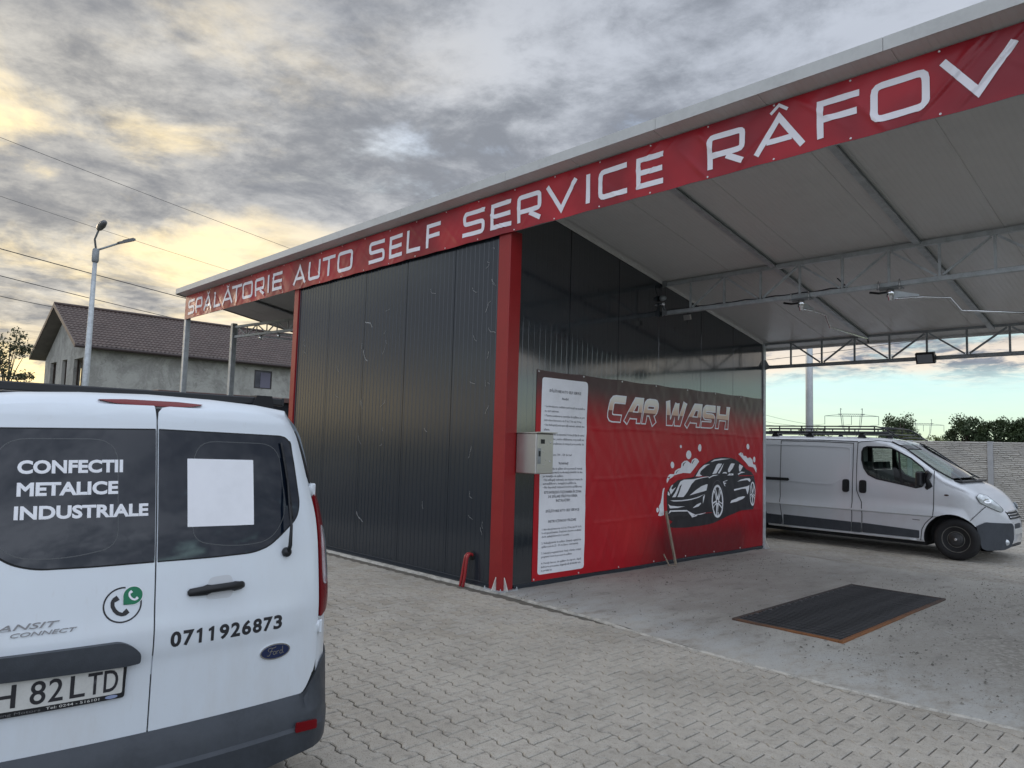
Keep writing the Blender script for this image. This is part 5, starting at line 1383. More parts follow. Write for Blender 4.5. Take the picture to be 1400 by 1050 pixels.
joint([(-1.49, 1.86), (-.45, 1.852), (.30, 1.852), (.945, 1.836)], .012)
joint([(2.845, .86), (2.78, .78), (2.71, .69), (2.663, .63)], .009)
# pressed recess line of the sliding door and rear quarter
rec = [(-1.40, 1.752), (-.45, 1.752), (.20, 1.748), (.752, 1.732), (.815, 1.71), (.829, 1.661), (.838, 1.45), (.835, 1.315), (.70, 1.20), (.585, 1.095), (.50, 1.068), (.20, 1.076), (-.225, 1.090)]
patch('pressed_line', None, sm2, M['vansilver'], v2, step=.1, off=.0005, thick=.0075, wmesh=quads_mesh(stroke(rec, .016, r=.04)))
inner = [(-1.38, 1.742), (.74, 1.722), (.80, 1.70), (.818, 1.655), (.824, 1.33), (.68, 1.205), (.57, 1.11), (.49, 1.085), (-1.38, 1.105)]
rl_ = patch('door_rail', [rpoly([(-1.46, 1.087), (-.262, 1.087), (-.235, 1.112), (-.257, 1.142), (-1.46, 1.142)], .012)], sm2, M['seam'], v2, step=.15, off=.001, thick=.008)
for x in (.785, 1.069):
    hh = patch('door_handle', [rpoly([(x-.058, .955), (x+.058, .955), (x+.058, 1.176), (x-.058, 1.176)], .045, 5)], sm2, M['black'], v2, step=0, off=.002, thick=.020)
    patch('pull', [rpoly([(x-.030, .985), (x+.030, .985), (x+.030, 1.150), (x-.030, 1.150)], .025, 4)], sm2, M['seam'], hh, step=0, off=.022, thick=.008)
pass; sill = [(-.35, .29), (-.35, .475), (.872, .452), (.872, .29)]
for a, b_, lo in ((-1.05, -.372, .285), (-.338, .868, .285), (.890, 1.036, .285), (1.062, 1.945, .290)):
    patch('sill_moulding', [rpoly([(a, lo), (b_, lo), (b_+(.0 if b_ < 1.9 else .0), .452 if b_ < 1.9 else .415), (a, .470 if a < .5 else .452)], .012)], sm2, M['bumper'], v2, step=.1, off=.001, thick=.014)
p = MB(); p.tube([(x, side(x, .26)-.004+.01, .262) for x in [-.30+.1*k for k in range(23)]], .018, 6); p.build('sill_seam', M['vansilver'], v2)
mk = mat('faded_decal', (.28, .29, .32), .5, .3)
dq = []
rdd = random.Random(5)
for i in range(5):
    for j in range(5):
        if rdd.random() < .5: dq.append([(.665+i*.022, .50+j*.026), (.683+i*.022, .50+j*.026), (.683+i*.022, .518+j*.026), (.665+i*.022, .518+j*.026)])
# lamps and nose
def nmap(x, z, o):
    return (x+o*.35, side(x, z)-o, z)
hl = [(2.769, 1.058), (2.743, .997), (2.786, .913), (2.87, .855), (2.944, .806), (2.996, .771), (3.011, .814), (2.985, .86), (2.946, .918), (2.85, 1.035)]
def hmap(x, z, o):
    return (x+o*.5, side(x, z)-o+.10*max(0, (z-interp([(2.75, 1.0), (3.01, .80)], x))/.12)**2*.3, z+o*.3)
H = patch('headlamp', [rpoly(hl, .02, 3)[::-1]], hmap, M['clearlens'], v2, step=.03, off=.0, thick=.016)
patch('headlamp_rim', None, hmap, M['seam'], H, step=.05, off=.010, wmesh=quads_mesh(stroke(rpoly(hl, .02, 3), .010, closed=True)))
patch('lamp_reflector', [ell(2.86, .945, .040, .035, 16)[::-1]], hmap, M['chrome'], H, step=0, off=.017, thick=.001)
patch('headlamp', [rpoly([(2.87, .855), (2.944, .806), (2.996, .771), (3.011, .814), (2.985, .86), (2.93, .90)], .02, 3)[::-1]], lambda x, z, o: (x, -side(x, z)+o, z), M['clearlens'], v2, step=.03, off=-.008, thick=.010)
bp_ = [(2.728, .555), (2.79, .592), (2.84, .625), (2.954, .608), (3.03, .605), (3.085, .605), (3.095, .55), (3.095, .36), (3.07, .24), (3.01, .195), (2.84, .19), (2.784, .225), (2.775, .36)]
FB = patch('front_bumper', [rpoly(bp_, .02, 3)[::-1]], lambda x, z, o: (x+o*.6, side(x, z)-o, z), M['bumper'], v2, step=.05, off=.002, thick=.020)
p = MB(); vs = []
pts2 = []
for k in range(25):
    s = -1+2*k/24; v = s*.335
    for z, o in ((.22, -.05), (.235, .03), (.34, .045), (.42, .04), (.44, .060), (.58, .062), (.605, .045), (.625, -.03)):
        pts2.append((3.050+o*.6+.012*(1-s*s), v, z))
p.smooth = True; p.add(pts2, [(k*8+i, k*8+i+1, (k+1)*8+i+1, (k+1)*8+i) for k in range(24) for i in range(7)]); nb_ = p.build('bumper_face', M['bumper'], v2)
p = MB(); p.lathe((3.03, side(3.03, .32)-.012, .31), (.62, -.78, 0), [(.048, 0), (.048, .018), (.040, .022), (.01, .026)], 18); p.build('fog_lamp', M['clearlens'], FB)
p = MB(); p.bbox((3.094, -.22, .42), (3.106, .26, .51), .004); p.build('number_plate', M['plate'], v2)
p = MB()
for z in (.69, .73, .77): p.tube([(3.055-(z-.69)*.6+.02*(1-(v/.3)**2), v, z) for v in [-.30+.05*k for k in range(13)]], .012, 6)
p.build('grille', M['chrome'], v2)
patch('grille_mouth', [[(-.32, .665), (.32, .665), (.36, .78), (-.36, .78)]], lambda v, z, o: (3.070-(z-.66)*.62+.012*(1-(v/.4)**2)+o, v, z), M['seam'], v2, step=.1, off=.0, thick=.01)
patch('side_indicator', [ell(2.345, 1.008, .035, .014, 14)[::-1]], sm2, mat('dark_amber_lens', (.07, .035, .03), .2), v2, step=0, off=.002, thick=.008)
patch('model_badge', [[(2.00, .535), (1.86, .537), (1.86, .548), (2.00, .546)]], sm2, mch, v2, step=0, off=.005, thick=.002) if False else None
patch('door_badge', [rpoly([(1.845, .578), (1.955, .574), (1.955, .588), (1.845, .592)], .003)[::-1]], sm2, mch, v2, step=0, off=.0045, thick=.002)
for x in (2.464, -1.034):
    for sg in (-1, 1): roadwheel(x, sg*.85, .325, .215, sg, v2, (rimb if x < 0 else rimg, hub, M['chrome']))
p = MB(); p.box((-1.7, -.80, .17), (2.0, .80, .34)); p.build('underbody', M['seam'], v2)  # set low and wide to deepen the shadow beneath the van
# mirrors: wing mirror housing on a black arm
for s in (-1, 1):
    mi = bpy.data.objects.new('wing_mirror', None); link(mi, v2)
    p = MB(); p.bbox((1.93, s*.975-.11, 1.13), (2.02, s*.975+.11, 1.365), .035); p.build('housing', M['black'], mi)
    p = MB(); 
    p.tube([(2.055, s*.93, 1.10), (2.10, s*.95, 1.14), (2.075, s*.96, 1.24), (2.10, s*.95, 1.33), (2.06, s*.94, 1.37)], [.035, .05, .032, .05, .03], 10); p.build('bracket', M['black'], mi)
# wipers at the foot of the windscreen
p = MB(); p.tube([(2.50, -.62, 1.225), (2.36, -.35, 1.285), (2.34, .1, 1.30)], .010, 6); p.tube([(2.52, .0, 1.232), (2.38, .25, 1.285), (2.36, .6, 1.29)], .010, 6); p.build('wiper', M['black'], v2)
p = MB(); p.bbox((2.36, -.74, 1.215), (2.52, .74, 1.238), .01); p.build('scuttle_panel', M['black'], v2)
# roof rack
rk = bpy.data.objects.new('roof_rack', None); link(rk, v2)
for y in (-.70, .70):
    for z, r_ in ((2.105, .012), (2.05, .009), (1.992, .017)):
        p = MB(); x1 = 1.20 if z > 2.1 else (1.30 if z > 2.02 else 1.42)
        pts = [(-1.45+.2*k, y, z) for k in range(14)]+[(x1, y, z)]
        if z > 2.1: pts += [(1.33, y, 2.075), (1.43, y, 2.02), (1.52, y, 1.95), (1.60, y, 1.895)]
        p.tube(pts, r_, 8); p.build('rail', M['rack'], rk)
    for k in range(7):
        x = -1.40+.43*k; p = MB(); p.bar((x, y, 1.99), (x, y, 2.105), .018); p.build('upright', M['rack'], rk)
    for x in (-1.2, -.62, .05, .97):
        p = MB(); p.prism([(x-.09, 1.885), (x+.09, 1.885), (x+.03, 1.975), (x-.03, 1.975)], lambda a, z, k, y=y: (a, y-.02+.04*k, z)); p.build('foot', M['rack'], rk, recalc=True)
for x in [-1.4+.35*k for k in range(9)]:
    p = MB(); p.bar((x, -.70, 1.985), (x, .70, 1.985), .03, .02); p.build('crossbar', M['rack'], rk)
p = MB(); p.tube([(1.60, -.70, 1.895), (1.62, -.5, 1.915), (1.63, 0, 1.925), (1.62, .5, 1.915), (1.60, .70, 1.895)], .012, 8); p.tube([(1.30, -.70, 2.09), (1.31, 0, 2.095), (1.30, .70, 2.09)], .012, 8); p.build('front_hoop', M['rack'], rk)
RAW[0] = False

# ------------------------------------------------------------------ concrete fence behind the silver van
fn = empty('concrete_fence', (0, 17.1, 0), 'light grey precast concrete fence with stone pattern behind the silver van', 'fence')
def m_fence():
    m = bpy.data.materials.new('precast_concrete'); m.use_nodes = True; t = NT(m.node_tree); b = m.node_tree.nodes['Principled BSDF']
    co = t.node('ShaderNodeNewGeometry').outputs['Position']; r_ = t.node('ShaderNodeNewGeometry').outputs['Random Per Island']
    n = t.noise(co, 1.3, 6, .65); n2 = t.noise(co, 9, 5, .7)
    c = t.mix(t.ss(n, .35, .65), (.50, .48, .44), (.42, .405, .375)); c = t.mix(t.ss(r_, 0, 1, 0, .3), c, (.56, .53, .47)); c = t.mix(t.ss(n2, .5, .8, 0, .4), c, (.33, .315, .285))
    t.l.new(c, b.inputs['Base Color']); b.inputs['Roughness'].default_value = .92
    bn = t.node('ShaderNodeBump', Strength=.7, Distance=.012, Height=n2); t.l.new(bn.outputs[0], b.inputs['Normal']); return m
M['fence'] = m_fence(); rf = random.Random(8)
def fence_panel_mesh(k):
    p = MB(); z0 = .003; L = 1.86; p.box((-L/2, .02, 0), (L/2, .05, .4))
    rows = 8; h = .4/rows
    for r in range(rows):
        x = -L/2-rf.uniform(0, .2)
        while x < L/2:
            w_ = rf.uniform(.14, .36); a = max(x, -L/2); b_ = min(x+w_, L/2)
            if b_-a > .03:
                d = rf.uniform(.000, .022); e = rf.uniform(-.004, .004); zA = r*h+.0015+max(e, 0); zB = (r+1)*h-.0015+min(e, 0)
                p.add([(a+.004, .02, zA), (b_-.004, .02, zA), (b_-.004, .02, zB), (a+.004, .02, zB), (a+.012, -d, zA+.012), (b_-.03, -d+rf.uniform(-.008, .008), zA+.010), (b_-.03, -d+rf.uniform(-.008, .008), zB-.005), (a+.012, -d, zB-.005)],
                      [(4, 5, 6, 7), (0, 1, 5, 4), (1, 2, 6, 5), (2, 3, 7, 6), (3, 0, 4, 7)])
            x += w_
    return p.mesh('fence_panel', M['fence'])
pms = [fence_panel_mesh(k) for k in range(6)]
post = MB(); post.bbox((-.065, -.05, 0), (.065, .09, 2.06), .008); pmm = post.mesh('post', mat('fence_post_concrete', (.36, .365, .37), .85, 0, .2, 4, bump=.003))
for i in range(-9, 7):
    x = .80+1.97*i
    o = bpy.data.objects.new('post', pmm); link(o, fn); o.location = (x, 0, -.02)
    for r in range(5):
        o = bpy.data.objects.new('fence_panel', pms[rf.randrange(6)]); link(o, fn); o.location = (x+.985, 0, .02+.402*r)

# ------------------------------------------------------------------ unfinished house on the left
hs = empty('house', (-34.4, 12, 0), 'unfinished grey plastered house with a brown metal tile roof', 'house')
def m_plaster():
    m = bpy.data.materials.new('raw_render'); m.use_nodes = True; t = NT(m.node_tree); b = m.node_tree.nodes['Principled BSDF']
    co = t.node('ShaderNodeTexCoord').outputs['Object']; n = t.noise(co, .55, 8, .72, 1.4); n2 = t.noise(co, 1.4, 8, .75, 1.6); n3 = t.noise(co, 14, 5, .7)
    mp = t.node('ShaderNodeMapping', Vector=co); mp.inputs['Scale'].default_value = (1, 1, .08); st = t.noise(mp.outputs[0], 1.1, 3, .5)
    c = t.mix(t.ss(n, .40, .60), (.40, .395, .36), (.28, .275, .25)); c = t.mix(t.ss(n2, .52, .66, 0, .6), c, (.47, .46, .42)); c = t.mix(t.ss(n2, .44, .34, 0, .55), c, (.14, .135, .125))
    c = t.mix(t.ss(st, .58, .66, 0, .35), c, (.12, .12, .11)); c = t.mix(t.ss(n3, .45, .3, 0, .4), c, (.15, .15, .14))
    t.l.new(c, b.inputs['Base Color']); b.inputs['Roughness'].default_value = .95
    bn = t.node('ShaderNodeBump', Strength=1, Distance=.03, Height=t.m('ADD', n2, t.m('MULTIPLY', n3, .4))); t.l.new(bn.outputs[0], b.inputs['Normal']); return m
M['plaster'] = m_plaster()
def wall_holes(name, ax, fixed, thick, a0, a1, z0, z1, holes, m, parent):
    """vertical wall built of blocks round its openings; holes=(a0,a1,z0,z1)"""
    xs = sorted({a0, a1, *[h[0] for h in holes], *[h[1] for h in holes]}); zs = sorted({z0, z1, *[h[2] for h in holes], *[h[3] for h in holes]})
    p = MB()
    for xa, xb in zip(xs, xs[1:]):
        for za, zb in zip(zs, zs[1:]):
            cx, cz_ = (xa+xb)/2, (za+zb)/2
            if any(h[0] < cx < h[1] and h[2] < cz_ < h[3] for h in holes): continue
            if ax == 'x': p.box((xa, fixed, za), (xb, fixed+thick, zb))
            else: p.box((fixed, xa, za), (fixed+thick, xb, zb))
    o = p.build(name, m, parent)
    bm = bmesh.new(); bm.from_mesh(o.data); bmesh.ops.remove_doubles(bm, verts=bm.verts, dist=1e-4)
    seen = {}; kill = []
    for f in bm.faces:
        k = tuple(sorted(v.index for v in f.verts))
        if k in seen: kill += [f, seen[k]]
        else: seen[k] = f
    bmesh.ops.delete(bm, geom=list(set(kill)), context='FACES'); bm.to_mesh(o.data); bm.free(); return o
HX0, HX1, HY0, HY1, EZ = -38.25, -30.5, 3.2, 20.0, 5.22
wall_holes('wall', 'y', HX1-.3, .3, HY0, HY1, 0, EZ+.05, [(10.98, 11.95, 4.07, 5.03), (6.0, 7.2, 1.0, 2.3), (14, 15, 1, 2.2)], M['plaster'], hs)
wall_holes('wall', 'y', HX0, .3, HY0, HY1, 0, EZ, [(3.8, 5.4, 3.5, 4.95), (6.2, 8.4, 3.4, 4.95), (9.4, 11.6, 3.4, 4.95), (13, 15, 3.5, 4.95)], M['plaster'], hs)
GW = [(-37.05, -35.85, 3.45, 5.00), (-34.72, -33.80, 3.45, 5.0), (-32.55, -31.02, 3.15, 4.92)]
wall_holes('gable_wall', 'x', HY0, .3, HX0+.3, HX1-.3, 0, EZ, GW, M['plaster'], hs)
wall_holes('wall', 'x', HY1-.3, .3, HX0+.3, HX1-.3, 0, EZ, [(-36, -34.5, 3.4, 4.9)], M['plaster'], hs)
RX, RZ = -34.4, 7.64
for y in (HY0+.02, HY1-.28):
    p = MB(); p.prism([(HX0+.32, EZ+.002), (HX1-.32, EZ+.002), (HX1-.01, EZ+.06), (RX, RZ-.16), (HX0+.01, EZ+.06)], lambda a, z, k, y=y: (a, y+k*.26, z)); p.build('gable', M['plaster'], hs, recalc=True)
p = MB(); p.box((HX0+.3, HY0+.3, 2.7), (HX1-.3, HY1-.3, 2.85)); p.build('floor_slab', M['plaster'], hs)
for a, b_, z0, z1 in GW:   # frames set deep in the openings
    p = MB(); w_ = .05
    p.box((a, HY0+.14, z0), (a+w_, HY0+.20, z1)); p.box((b_-w_, HY0+.14, z0), (b_, HY0+.20, z1)); p.box((a+w_, HY0+.14, z1-w_), (b_-w_, HY0+.20, z1)); p.box(((a+b_)/2-.03, HY0+.145, z0), ((a+b_)/2+.03, HY0+.195, z1-w_)); p.build('window_frame', mat('brown_window_frame', (.05, .035, .028), .5), hs)
wo = bpy.data.objects.new('window', None); link(wo, hs)
p = MB(); y0, y1, z0, z1 = 10.98, 11.95, 4.07, 5.03; x = HX1-.08; w_ = .06
for bb in (((x, y0, z0), (x+.06, y0+w_, z1)), ((x, y1-w_, z0), (x+.06, y1, z1)), ((x, y0+w_, z0), (x+.06, y1-w_, z0+w_)), ((x, y0+w_, z1-w_), (x+.06, y1-w_, z1))): p.box(*bb)
p.build('frame', mat('dark_window_frame', (.035, .03, .03), .4), wo)
p = MB(); p.box((x+.015, y0+w_, z0+w_), (x+.03, y1-w_, z1-w_)); p.build('pane', M['tint'], wo)
p = MB(); p.box((x+.034, y0+.36, z0+w_), (x+.045, y1-w_-.01, z1-.11)); p.build('roller_blind', mat('violet_grey_blind', (.15, .145, .19), .7), wo)
# roof of pressed metal tiles
M['tile'] = mat('brown_metal_tile', (.085, .060, .052), .5, .0, .25, 1.5, rvar=.1)
def roof_side(sg):
    xe = RX+sg*4.44; ze = 5.36; p = MB(); nrow = 16; vs = []; fs = []; Y0, Y1 = 2.6, 20.5; ncol = int((Y1-Y0)/.19)*5
    for r in range(nrow):
        for e in (0, 1):
            t = (r+e)/nrow; 
            for c in range(ncol+1):
                y = Y0+(Y1-Y0)*c/ncol; x = xe+(RX-xe)*t; z = ze+(RZ-ze)*t+.026*max(-.35, sin(2*pi*y/.38*2))*.9+(.035 if e == 0 else 0)
                vs.append((x, y, z))
    W_ = ncol+1
    for r in range(nrow):
        a = 2*r*W_; b_ = a+W_
        for c in range(ncol): fs.append((a+c, a+c+1, b_+c+1, b_+c))
        if r < nrow-1:
            d = b_+W_
            for c in range(ncol): fs.append((b_+c, b_+c+1, d+c+1, d+c))
    p.add(vs, fs); o = p.build('roof_tiles', M['tile'], hs); o['kind'] = 'stuff'; edge_smooth(o.data, 50)
    q = MB(); q.prism([(xe, ze-.015), (RX, RZ-.03), (RX, RZ-.14), (xe, ze-.13)], lambda a, z, k: (a, 2.62+k*17.86, z)); q.build('roof_boarding', mat('grey_eave_boarding', (.17, .155, .14), .8, 0, .2, 3), hs, recalc=True)
roof_side(1); roof_side(-1)
p = MB(); p.prism([(RX-4.45, 5.22), (RX-4.45, 5.42), (RX, RZ+.06), (RX+4.45, 5.42), (RX+4.45, 5.22), (RX, RZ-.15)], lambda a, z, k: (a, 2.575+k*.035, z)); p.build('verge_board', mat('brown_verge', (.12, .095, .085), .6), hs, recalc=True)
p = MB(); p.tube([(RX, 2.58, RZ+.05), (RX, 20.5, RZ+.05)], .07, 8); p.build('ridge_cap', M['tile'], hs)
p = MB(); p.tube([(RX+4.50, 2.6, 5.31), (RX+4.50, 20.5, 5.31)], .065, 8); p.build('gutter', mat('brown_gutter', (.055, .04, .038), .5), hs)

sh_ = empty('garage', (-16, 3, 0), 'low dark shed with a brown roof edge beyond the left wash bay', 'shed')
p = MB(); p.box((-18.5, 1.0, 0), (-14.02, 6.4, 2.60)); p.build('wall', mat('dark_shed_board', (.012, .013, .018), .7), sh_)
p = MB(); p.bbox((-18.7, .85, 2.60), (-13.85, 6.6, 2.74), .01); p.build('roof', mat('brown_roof_edge', (.13, .075, .065), .6, 0, .2, 3), sh_)

# second frame with booms beyond the left bay
def at_frame():
    st = empty('vacuum_frame', (-9.9, 1.05, 0), 'small galvanised frame with a short truss outside the left edge of the canopy', 'steel frame')
    A = Vector((-9.95, 1.075, 0)); Bv = (Vector((-9.05, 1.20, 0))-A).normalized()
    zt, zb = 4.02, 3.80
    p = MB(); p.bbox((A.x-.055, A.y-.055, 0), (A.x+.055, A.y+.055, 4.10), .006); p.build('post', M['galv'], st)
    e = A+Bv*2.6
    for z in (zt, zb): p = MB(); p.bar((A.x, A.y, z), (e.x, e.y, z), .05, .05); p.build('chord', M['galv'], st)
    for k in range(7):
        q = A+Bv*(.15+.37*k); q2 = A+Bv*(.15+.37*(k+1)); p = MB(); p.bar((q.x, q.y, zb), (q.x, q.y, zt), .02); p.build('strut', M['galv'], st)
        p = MB(); u_, d_ = (zb, zt) if k % 2 else (zt, zb); p.bar((q.x, q.y, u_), (q2.x, q2.y, d_), .02); p.build('brace', M['galv'], st)
    for s0, dd, lb in ((1.05, Vector((1.0, .52, 0)).normalized(), 'left'), (1.7, Vector((.9, .35, 0)).normalized(), 'r')):
        q = A+Bv*s0; t = empty('swivel_boom', (q.x, q.y, zb), 'bent steel boom under the short outer truss, '+('nearer its post' if lb == 'left' else 'nearer the red cabin post'), 'swivel boom', 'swivel booms hanging from the trusses')
        a = MB(); a.lathe((q.x, q.y, zb-.02), (0, 0, -1), [(.035, 0), (.035, .09), (.02, .11)], 12); a.build('swivel', M['chrome'], t)
        pr_ = [(.0, -.06), (.12, -.07), (.95, -.16), (1.05, -.30), (1.75, -.36)]
        a = MB(); a.tube([q+dd*s+Vector((0, 0, zb+h)) for s, h in pr_], .016, 8); a.build('arm', M['galv'], t)
at_frame()

# ------------------------------------------------------------------ poles, wires, pylons
lp = empty('street_lamp', (-20, .68, 0), 'galvanised street lamp pole with two arms and led heads beside the house', 'street lamp')
p = MB(); p.tube([(-20, .68, 0), (-20, .68, 3.2), (-20, .69, 7.1)], [.11, .10, .065], 12); p.build('pole', M['galv'], lp)
p = MB(); p.lathe((-20, .69, 7.0), (0, 0, 1), [(.07, 0), (.105, .05), (.105, .42), (.07, .46)], 14); p.tube([(-20.07, .69, 7.05), (-20.07, .69, 7.46)], .012, 6); p.build('collar', M['galvdull'], lp)
lmp = mat('lamp_housing', (.13, .135, .14), .45, .3)
p = MB(); p.tube([(-20, .69, 7.44), (-19.95, .62, 7.75), (-19.4, .60, 8.0)], .032, 8); a1 = p.build('arm', M['galvdull'], lp)
p = MB(); p.lathe((-19.25, .60, 8.03), (1, 0, .15), [(.05, -.30), (.10, -.15), (.115, .1), (.08, .35), (.03, .42)], 14); p.build('lamp_head', lmp, a1)
p = MB(); p.tube([(-20, .72, 7.42), (-20, .90, 7.52), (-20, 1.35, 7.78)], .032, 8); a1 = p.build('arm', M['galvdull'], lp)
p = MB(); d = Vector((0, .60, .27)).normalized(); p.rbox(Vector((-20, 1.56, 7.885)), (.27, .10, .035), d, (0, -.4, .9)); p.rbox(Vector((-20, 1.62, 7.945)), (.16, .07, .035), d, (0, -.4, .9)); p.build('lamp_head', lmp, a1)

pp = empty('lamp_pole', (-2.71, 14.0, 0), 'tall pale steel pole rising behind the silver van roof rack', 'pole')
p = MB(); p.tube([(-2.71, 14, 0), (-2.71, 14, 4.0), (-2.71, 14, 8.0)], [.105, .095, .07], 14); p.build('shaft', mat('pale_galvanised', (.52, .55, .56), .5, .3, .15, 5), pp)
p = MB(); p.tube([(-2.71, 14, 7.9), (-2.71, 14.4, 8.4), (-2.71, 15.2, 8.6)], .03, 8); p.rbox((-2.71, 15.4, 8.62), (.10, .28, .04)); p.build('lamp_arm', M['galv'], pp)

def wire(pts, r, label, name='overhead_wire', sagz=0.0):
    P_ = [Vector(p) for p in pts]; a, c = P_[0], P_[-1]
    e0 = a+(a-c)*1.2; e1 = c+(c-a)*.9; out = []
    mid = P_[1] if len(P_) > 2 else (a+c)/2
    for k in range(33):
        t = k/32; p = e0+(e1-e0)*t; p.z -= sagz*4*t*(1-t)-sagz*.95; out.append(p)
    q = MB(); q.tube(out, r, 5); tag(q.build(name, M['wire']), label, 'overhead wire', 'overhead wires in the left sky' if 'left' in label else None)
wire([(-31.7, -.5, 14.16), (-31.7, 13.1, 12.08)], .011, 'topmost thin overhead wire crossing the left sky', sagz=.3)
wire([(-31.7, -.3, 11.6), (-36.76, 11.54, 11.4)], .009, 'faint overhead wire in the left sky passing just behind the lamp heads', sagz=.3)
wire([(-31.7, -.1, 9.32), (-37.4, 9.8, 9.4)], .022, 'thick overhead wire in the left sky crossing the street lamp pole', sagz=.2)
wire([(-31.67, -.04, 8.15), (-37.8, 8.66, 8.29)], .018, 'overhead wire in the left sky reaching the house ridge', sagz=.2)
wire([(-31.66, .02, 7.27), (-35.25, 2.72, 7.61)], .016, 'lowest overhead wire in the left sky left of the house gable', sagz=.1)
wire([(-20.9, 48.0, 8.66), (-5.2, 53.3, 10.48)], .020, 'dark wire seen through the far truss above the fence', sagz=.4)

def pylon(base, hd, sc_, label, H=17.0):
    """portal pylon: V legs, lattice crossarm with hanging strings"""
    t = empty('pylon', base, label, 'pylon'); B0 = Vector(base); h = Vector(hd).normalized()
    P = lambda a, z: B0+h*a*sc_+Vector((0, 0, z*sc_))
    r = .13*sc_
    def seg(name, pts, rr=r): q = MB(); [q.bar(a, b_, rr, rr) for a, b_ in zip(pts, pts[1:])]; return q.build(name, M['pylon'], t)
    for s in (-1, 1):
        seg('leg', [P(s*.3, 4), P(s*1.6, 7.8), P(s*2.6, 9.8), P(s*3.0, 13.4), P(s*3.1, 15.5), P(s*2.7, 15.2)], r*1.1); seg('leg', [P(s*.0, 0), P(s*.3, 4)])
        seg('leg', [P(s*1.6, 7.8), P(s*2.2, 9.8), P(s*2.5, 13.4)], r*.8); seg('arm', [P(s*7.6, 12.0), P(s*7.6, 13.1), P(s*2.6, 13.7)], r*.8)
        seg('guy', [P(s*.6, 5.5), P(s*2.5, 9.5)], r*.5)
    seg('crossarm', [P(-7.6, 13.1), P(-3.5, 13.05), P(3.5, 13.05), P(7.6, 13.1)]); seg('crossarm', [P(-3.8, 13.75), P(3.8, 13.75)])
    q = MB(); 
    for k in range(12): a = -3.6+.6*k; q.bar(P(a, 13.05), P(a+.3, 13.75), r*.5, r*.5); q.bar(P(a+.3, 13.75), P(a+.6, 13.05), r*.5, r*.5)
    q.build('lattice', M['pylon'], t)
    for a in (-7.6, 0, 7.6): seg('insulator', [P(a, 13.0), P(a, 10.4)], r*.9)
    return t
pylon((-83.4, 227.8, -.2), (.914, .405, 0), 1.0, 'portal shaped power pylon on the horizon above the roof rack of the silver van')
pylon((-107.5, 377.9, 1), (.90, .43, 0), .75*1.5*1.0, 'small distant pylon between the two oak crowns behind the fence')
pylon((-82.0, 144.0, -.4), (.85, .52, 0), 1.02, 'pylon arm partly hidden at the edge of the red poster wall')
def hv(p0, p1, sag_, r, label):
    P0 = Vector(p0); P1 = Vector(p1); q = MB(); q.tube([P0.lerp(P1, k/40)-Vector((0, 0, sag_*4*(k/40)*(1-k/40))) for k in range(41)], r, 4)
    tag(q.build('power_line', M['pylon']), label, 'power line', 'power lines between the pylons')
for dx, dz, nme in ((-7.6, 10.4, 'left'), (0, 10.4, 'middle'), (7.6, 10.4, 'right')):
    a = Vector((-82.0+.85*dx, 144+.52*dx, dz+.2)); b_ = Vector((-83.4+.914*dx, 227.8+.405*dx, dz)); hv(a, b_, 2.0, .035, 'thin power line sagging to the '+nme+' insulator of the portal pylon')

# ------------------------------------------------------------------ trees
def tree(name, label, base, height, crown, m, n, leaf, seed, trunk=.15, zlo=.25, clump=14, thin=1.0):
    """crown=(rx,ry) half widths; leaves are small faces in clumps spread through the volume"""
    rd = random.Random(seed); t = empty(name, base, label, 'tree'); B0 = Vector(base)
    tr = MB(); tr.tube([B0, B0+Vector((.05, 0, height*.3)), B0+Vector((-.05, .05, height*.6)), B0+Vector((.02, 0, height*.9))], [trunk, trunk*.8, trunk*.45, trunk*.12], 8)
    cl_ = []
    for k in range(clump):
        a = rd.uniform(0, 2*pi); q = rd.uniform(.15, .85)**.7; zz = rd.uniform(zlo, .95); wz = sin(pi*min(1, (zz-zlo*.6)/(1-zlo*.5)))**.6
        c = B0+Vector((cos(a)*crown[0]*q*wz, sin(a)*crown[1]*q*wz, zz*height)); cl_.append((c, rd.uniform(.22, .42)*crown[0]*thin))
        s0 = B0+Vector((0, 0, height*max(.15, zz-.3))); tr.tube([s0, s0.lerp(c, .5)+Vector((0, 0, .1)), c], [trunk*.35, trunk*.2, trunk*.06], 5)
    tr.build('trunk', M['bark'], t)
    lf = MB(); per = n//clump
    for c, r_ in cl_:
        for _ in range(per):
            v = Vector((rd.gauss(0, 1), rd.gauss(0, 1), rd.gauss(0, .8))); v = v.normalized()*r_*rd.uniform(.35, 1.08)
            p = c+v; s = leaf*rd.uniform(.6, 1.3); u_ = Vector((rd.gauss(0, 1), rd.gauss(0, 1), rd.gauss(0, 1))).normalized(); w_ = u_.cross(Vector((rd.gauss(0, 1), rd.gauss(0, 1), rd.gauss(0, 1)))).normalized()
            lf.add([p-u_*s, p+w_*s*.55, p+u_*s, p-w_*s*.55], [(0, 1, 2, 3)])
    o = lf.build('crown', m, t); o['kind'] = 'stuff' if False else 'part'
    del o['kind']; return t
tree('birch_tree', 'slender sparse tree against the yellow sky left of the house', (-23.9, -.75, 0), 5.1, (1.05, 1.05), M['foliage3'], 4200, .048, 3, .07, .25, 26, .9)
tree('birch_tree', 'low bushy tree at the left edge behind the white van rack', (-26.5, -2.3, 0), 4.2, (1.5, 1.5), M['foliage3'], 3600, .055, 4, .08, .2, 22)
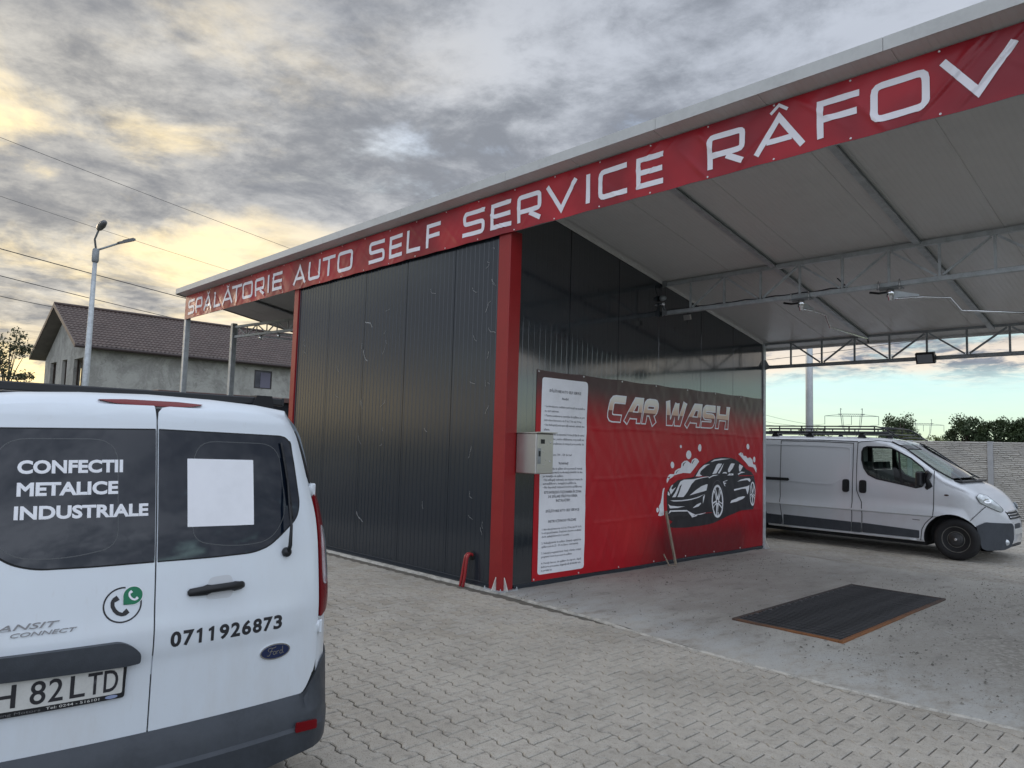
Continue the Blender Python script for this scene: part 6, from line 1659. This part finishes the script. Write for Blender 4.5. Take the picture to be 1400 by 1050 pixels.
OK = [((-30.9, 108.6, 0), 7.0, 3.1, 7000, 'round dark oak crown above the silver van windscreen, alone left of the oak row'),
      ((-23.0, 111.0, 0), 7.0, 3.0, 7000, 'dark oak forming the left end of the oak row behind the fence'),
      ((-19.4, 112.4, 0), 6.7, 2.8, 6000, 'second dark oak from the left in the oak row behind the fence'),
      ((-15.9, 113.0, 0), 6.9, 3.0, 6000, 'third dark oak in the row at the right edge of the picture')]
for k, (b_, h_, r_, n, lb) in enumerate(OK): tree('oak_tree', lb, b_, h_, (r_, r_), M['foliage'], n, .17, 30+k, .3, .30, 34, .95)
tree('shrub', 'yellow green bush just behind the fence in front of the lone oak', (-15.2, 61.2, 0), 3.5, (1.1, 1.1), M['foliage2'], 2200, .08, 51, .06, .3, 16)
tree('shrub', 'lower yellow green bush right of the lone oak behind the fence', (-13.3, 61.8, 0), 3.25, (1.2, 1.1), M['foliage2'], 2200, .08, 52, .06, .3, 16)
tree('shrub', 'green bush seen over the roof of the silver van', (-18.0, 49.4, 0), 3.3, (2.0, 1.3), M['foliage2'], 2600, .08, 53, .06, .3, 18)
tree('shrub', 'small bush top seen through the left end of the silver van roof rack', (-21.5, 47.8, 0), 3.5, (1.1, 1.1), M['foliage2'], 1600, .08, 54, .06, .3, 14)

# far tree belt that closes the horizon (seen between the things above and mirrored in glass)
tb = MB(); rd = random.Random(77)
for k in range(9000):
    a = rd.uniform(0, 2*pi); R_ = rd.uniform(170, 190); hgt = 3.2+2.4*(mn.noise(Vector((cos(a)*6, sin(a)*6, 0)))+.5)
    if -.75 < math.atan2(sin(a), cos(a))-radians(100) < .75: hgt *= .45
    c = Vector((cos(a)*R_, sin(a)*R_, rd.uniform(0, hgt))); s = rd.uniform(.5, 1.1)
    u_ = Vector((rd.gauss(0, 1), rd.gauss(0, 1), rd.gauss(0, 1))).normalized(); w_ = u_.cross(Vector((0, .3, 1))).normalized()
    tb.add([c-u_*s, c+w_*s, c+u_*s, c-w_*s], [(0, 1, 2, 3)])
tag(tb.build('tree_belt', M['foliage']), kind='stuff')
# concrete mast across the road behind the camera, mirrored in the van's rear glass
ms_ = empty('utility_pole', (24, -10.5, 0), 'concrete utility pole with a short crossarm mirrored in the white van rear glass', 'utility pole')
p = MB(); p.bar((24, -10.5, 0), (24, -10.5, 8.6), .26); p.build('mast', mat('mast_concrete', (.3, .3, .29), .9), ms_)
p = MB(); p.bar((24, -11.3, 7.6), (24, -9.7, 7.6), .09); [p.bar((24, y, 7.6), (24, y, 7.85), .07) for y in (-11.2, -10.9, -10.1, -9.8)]; p.build('crossarm', M['galvdull'], ms_)
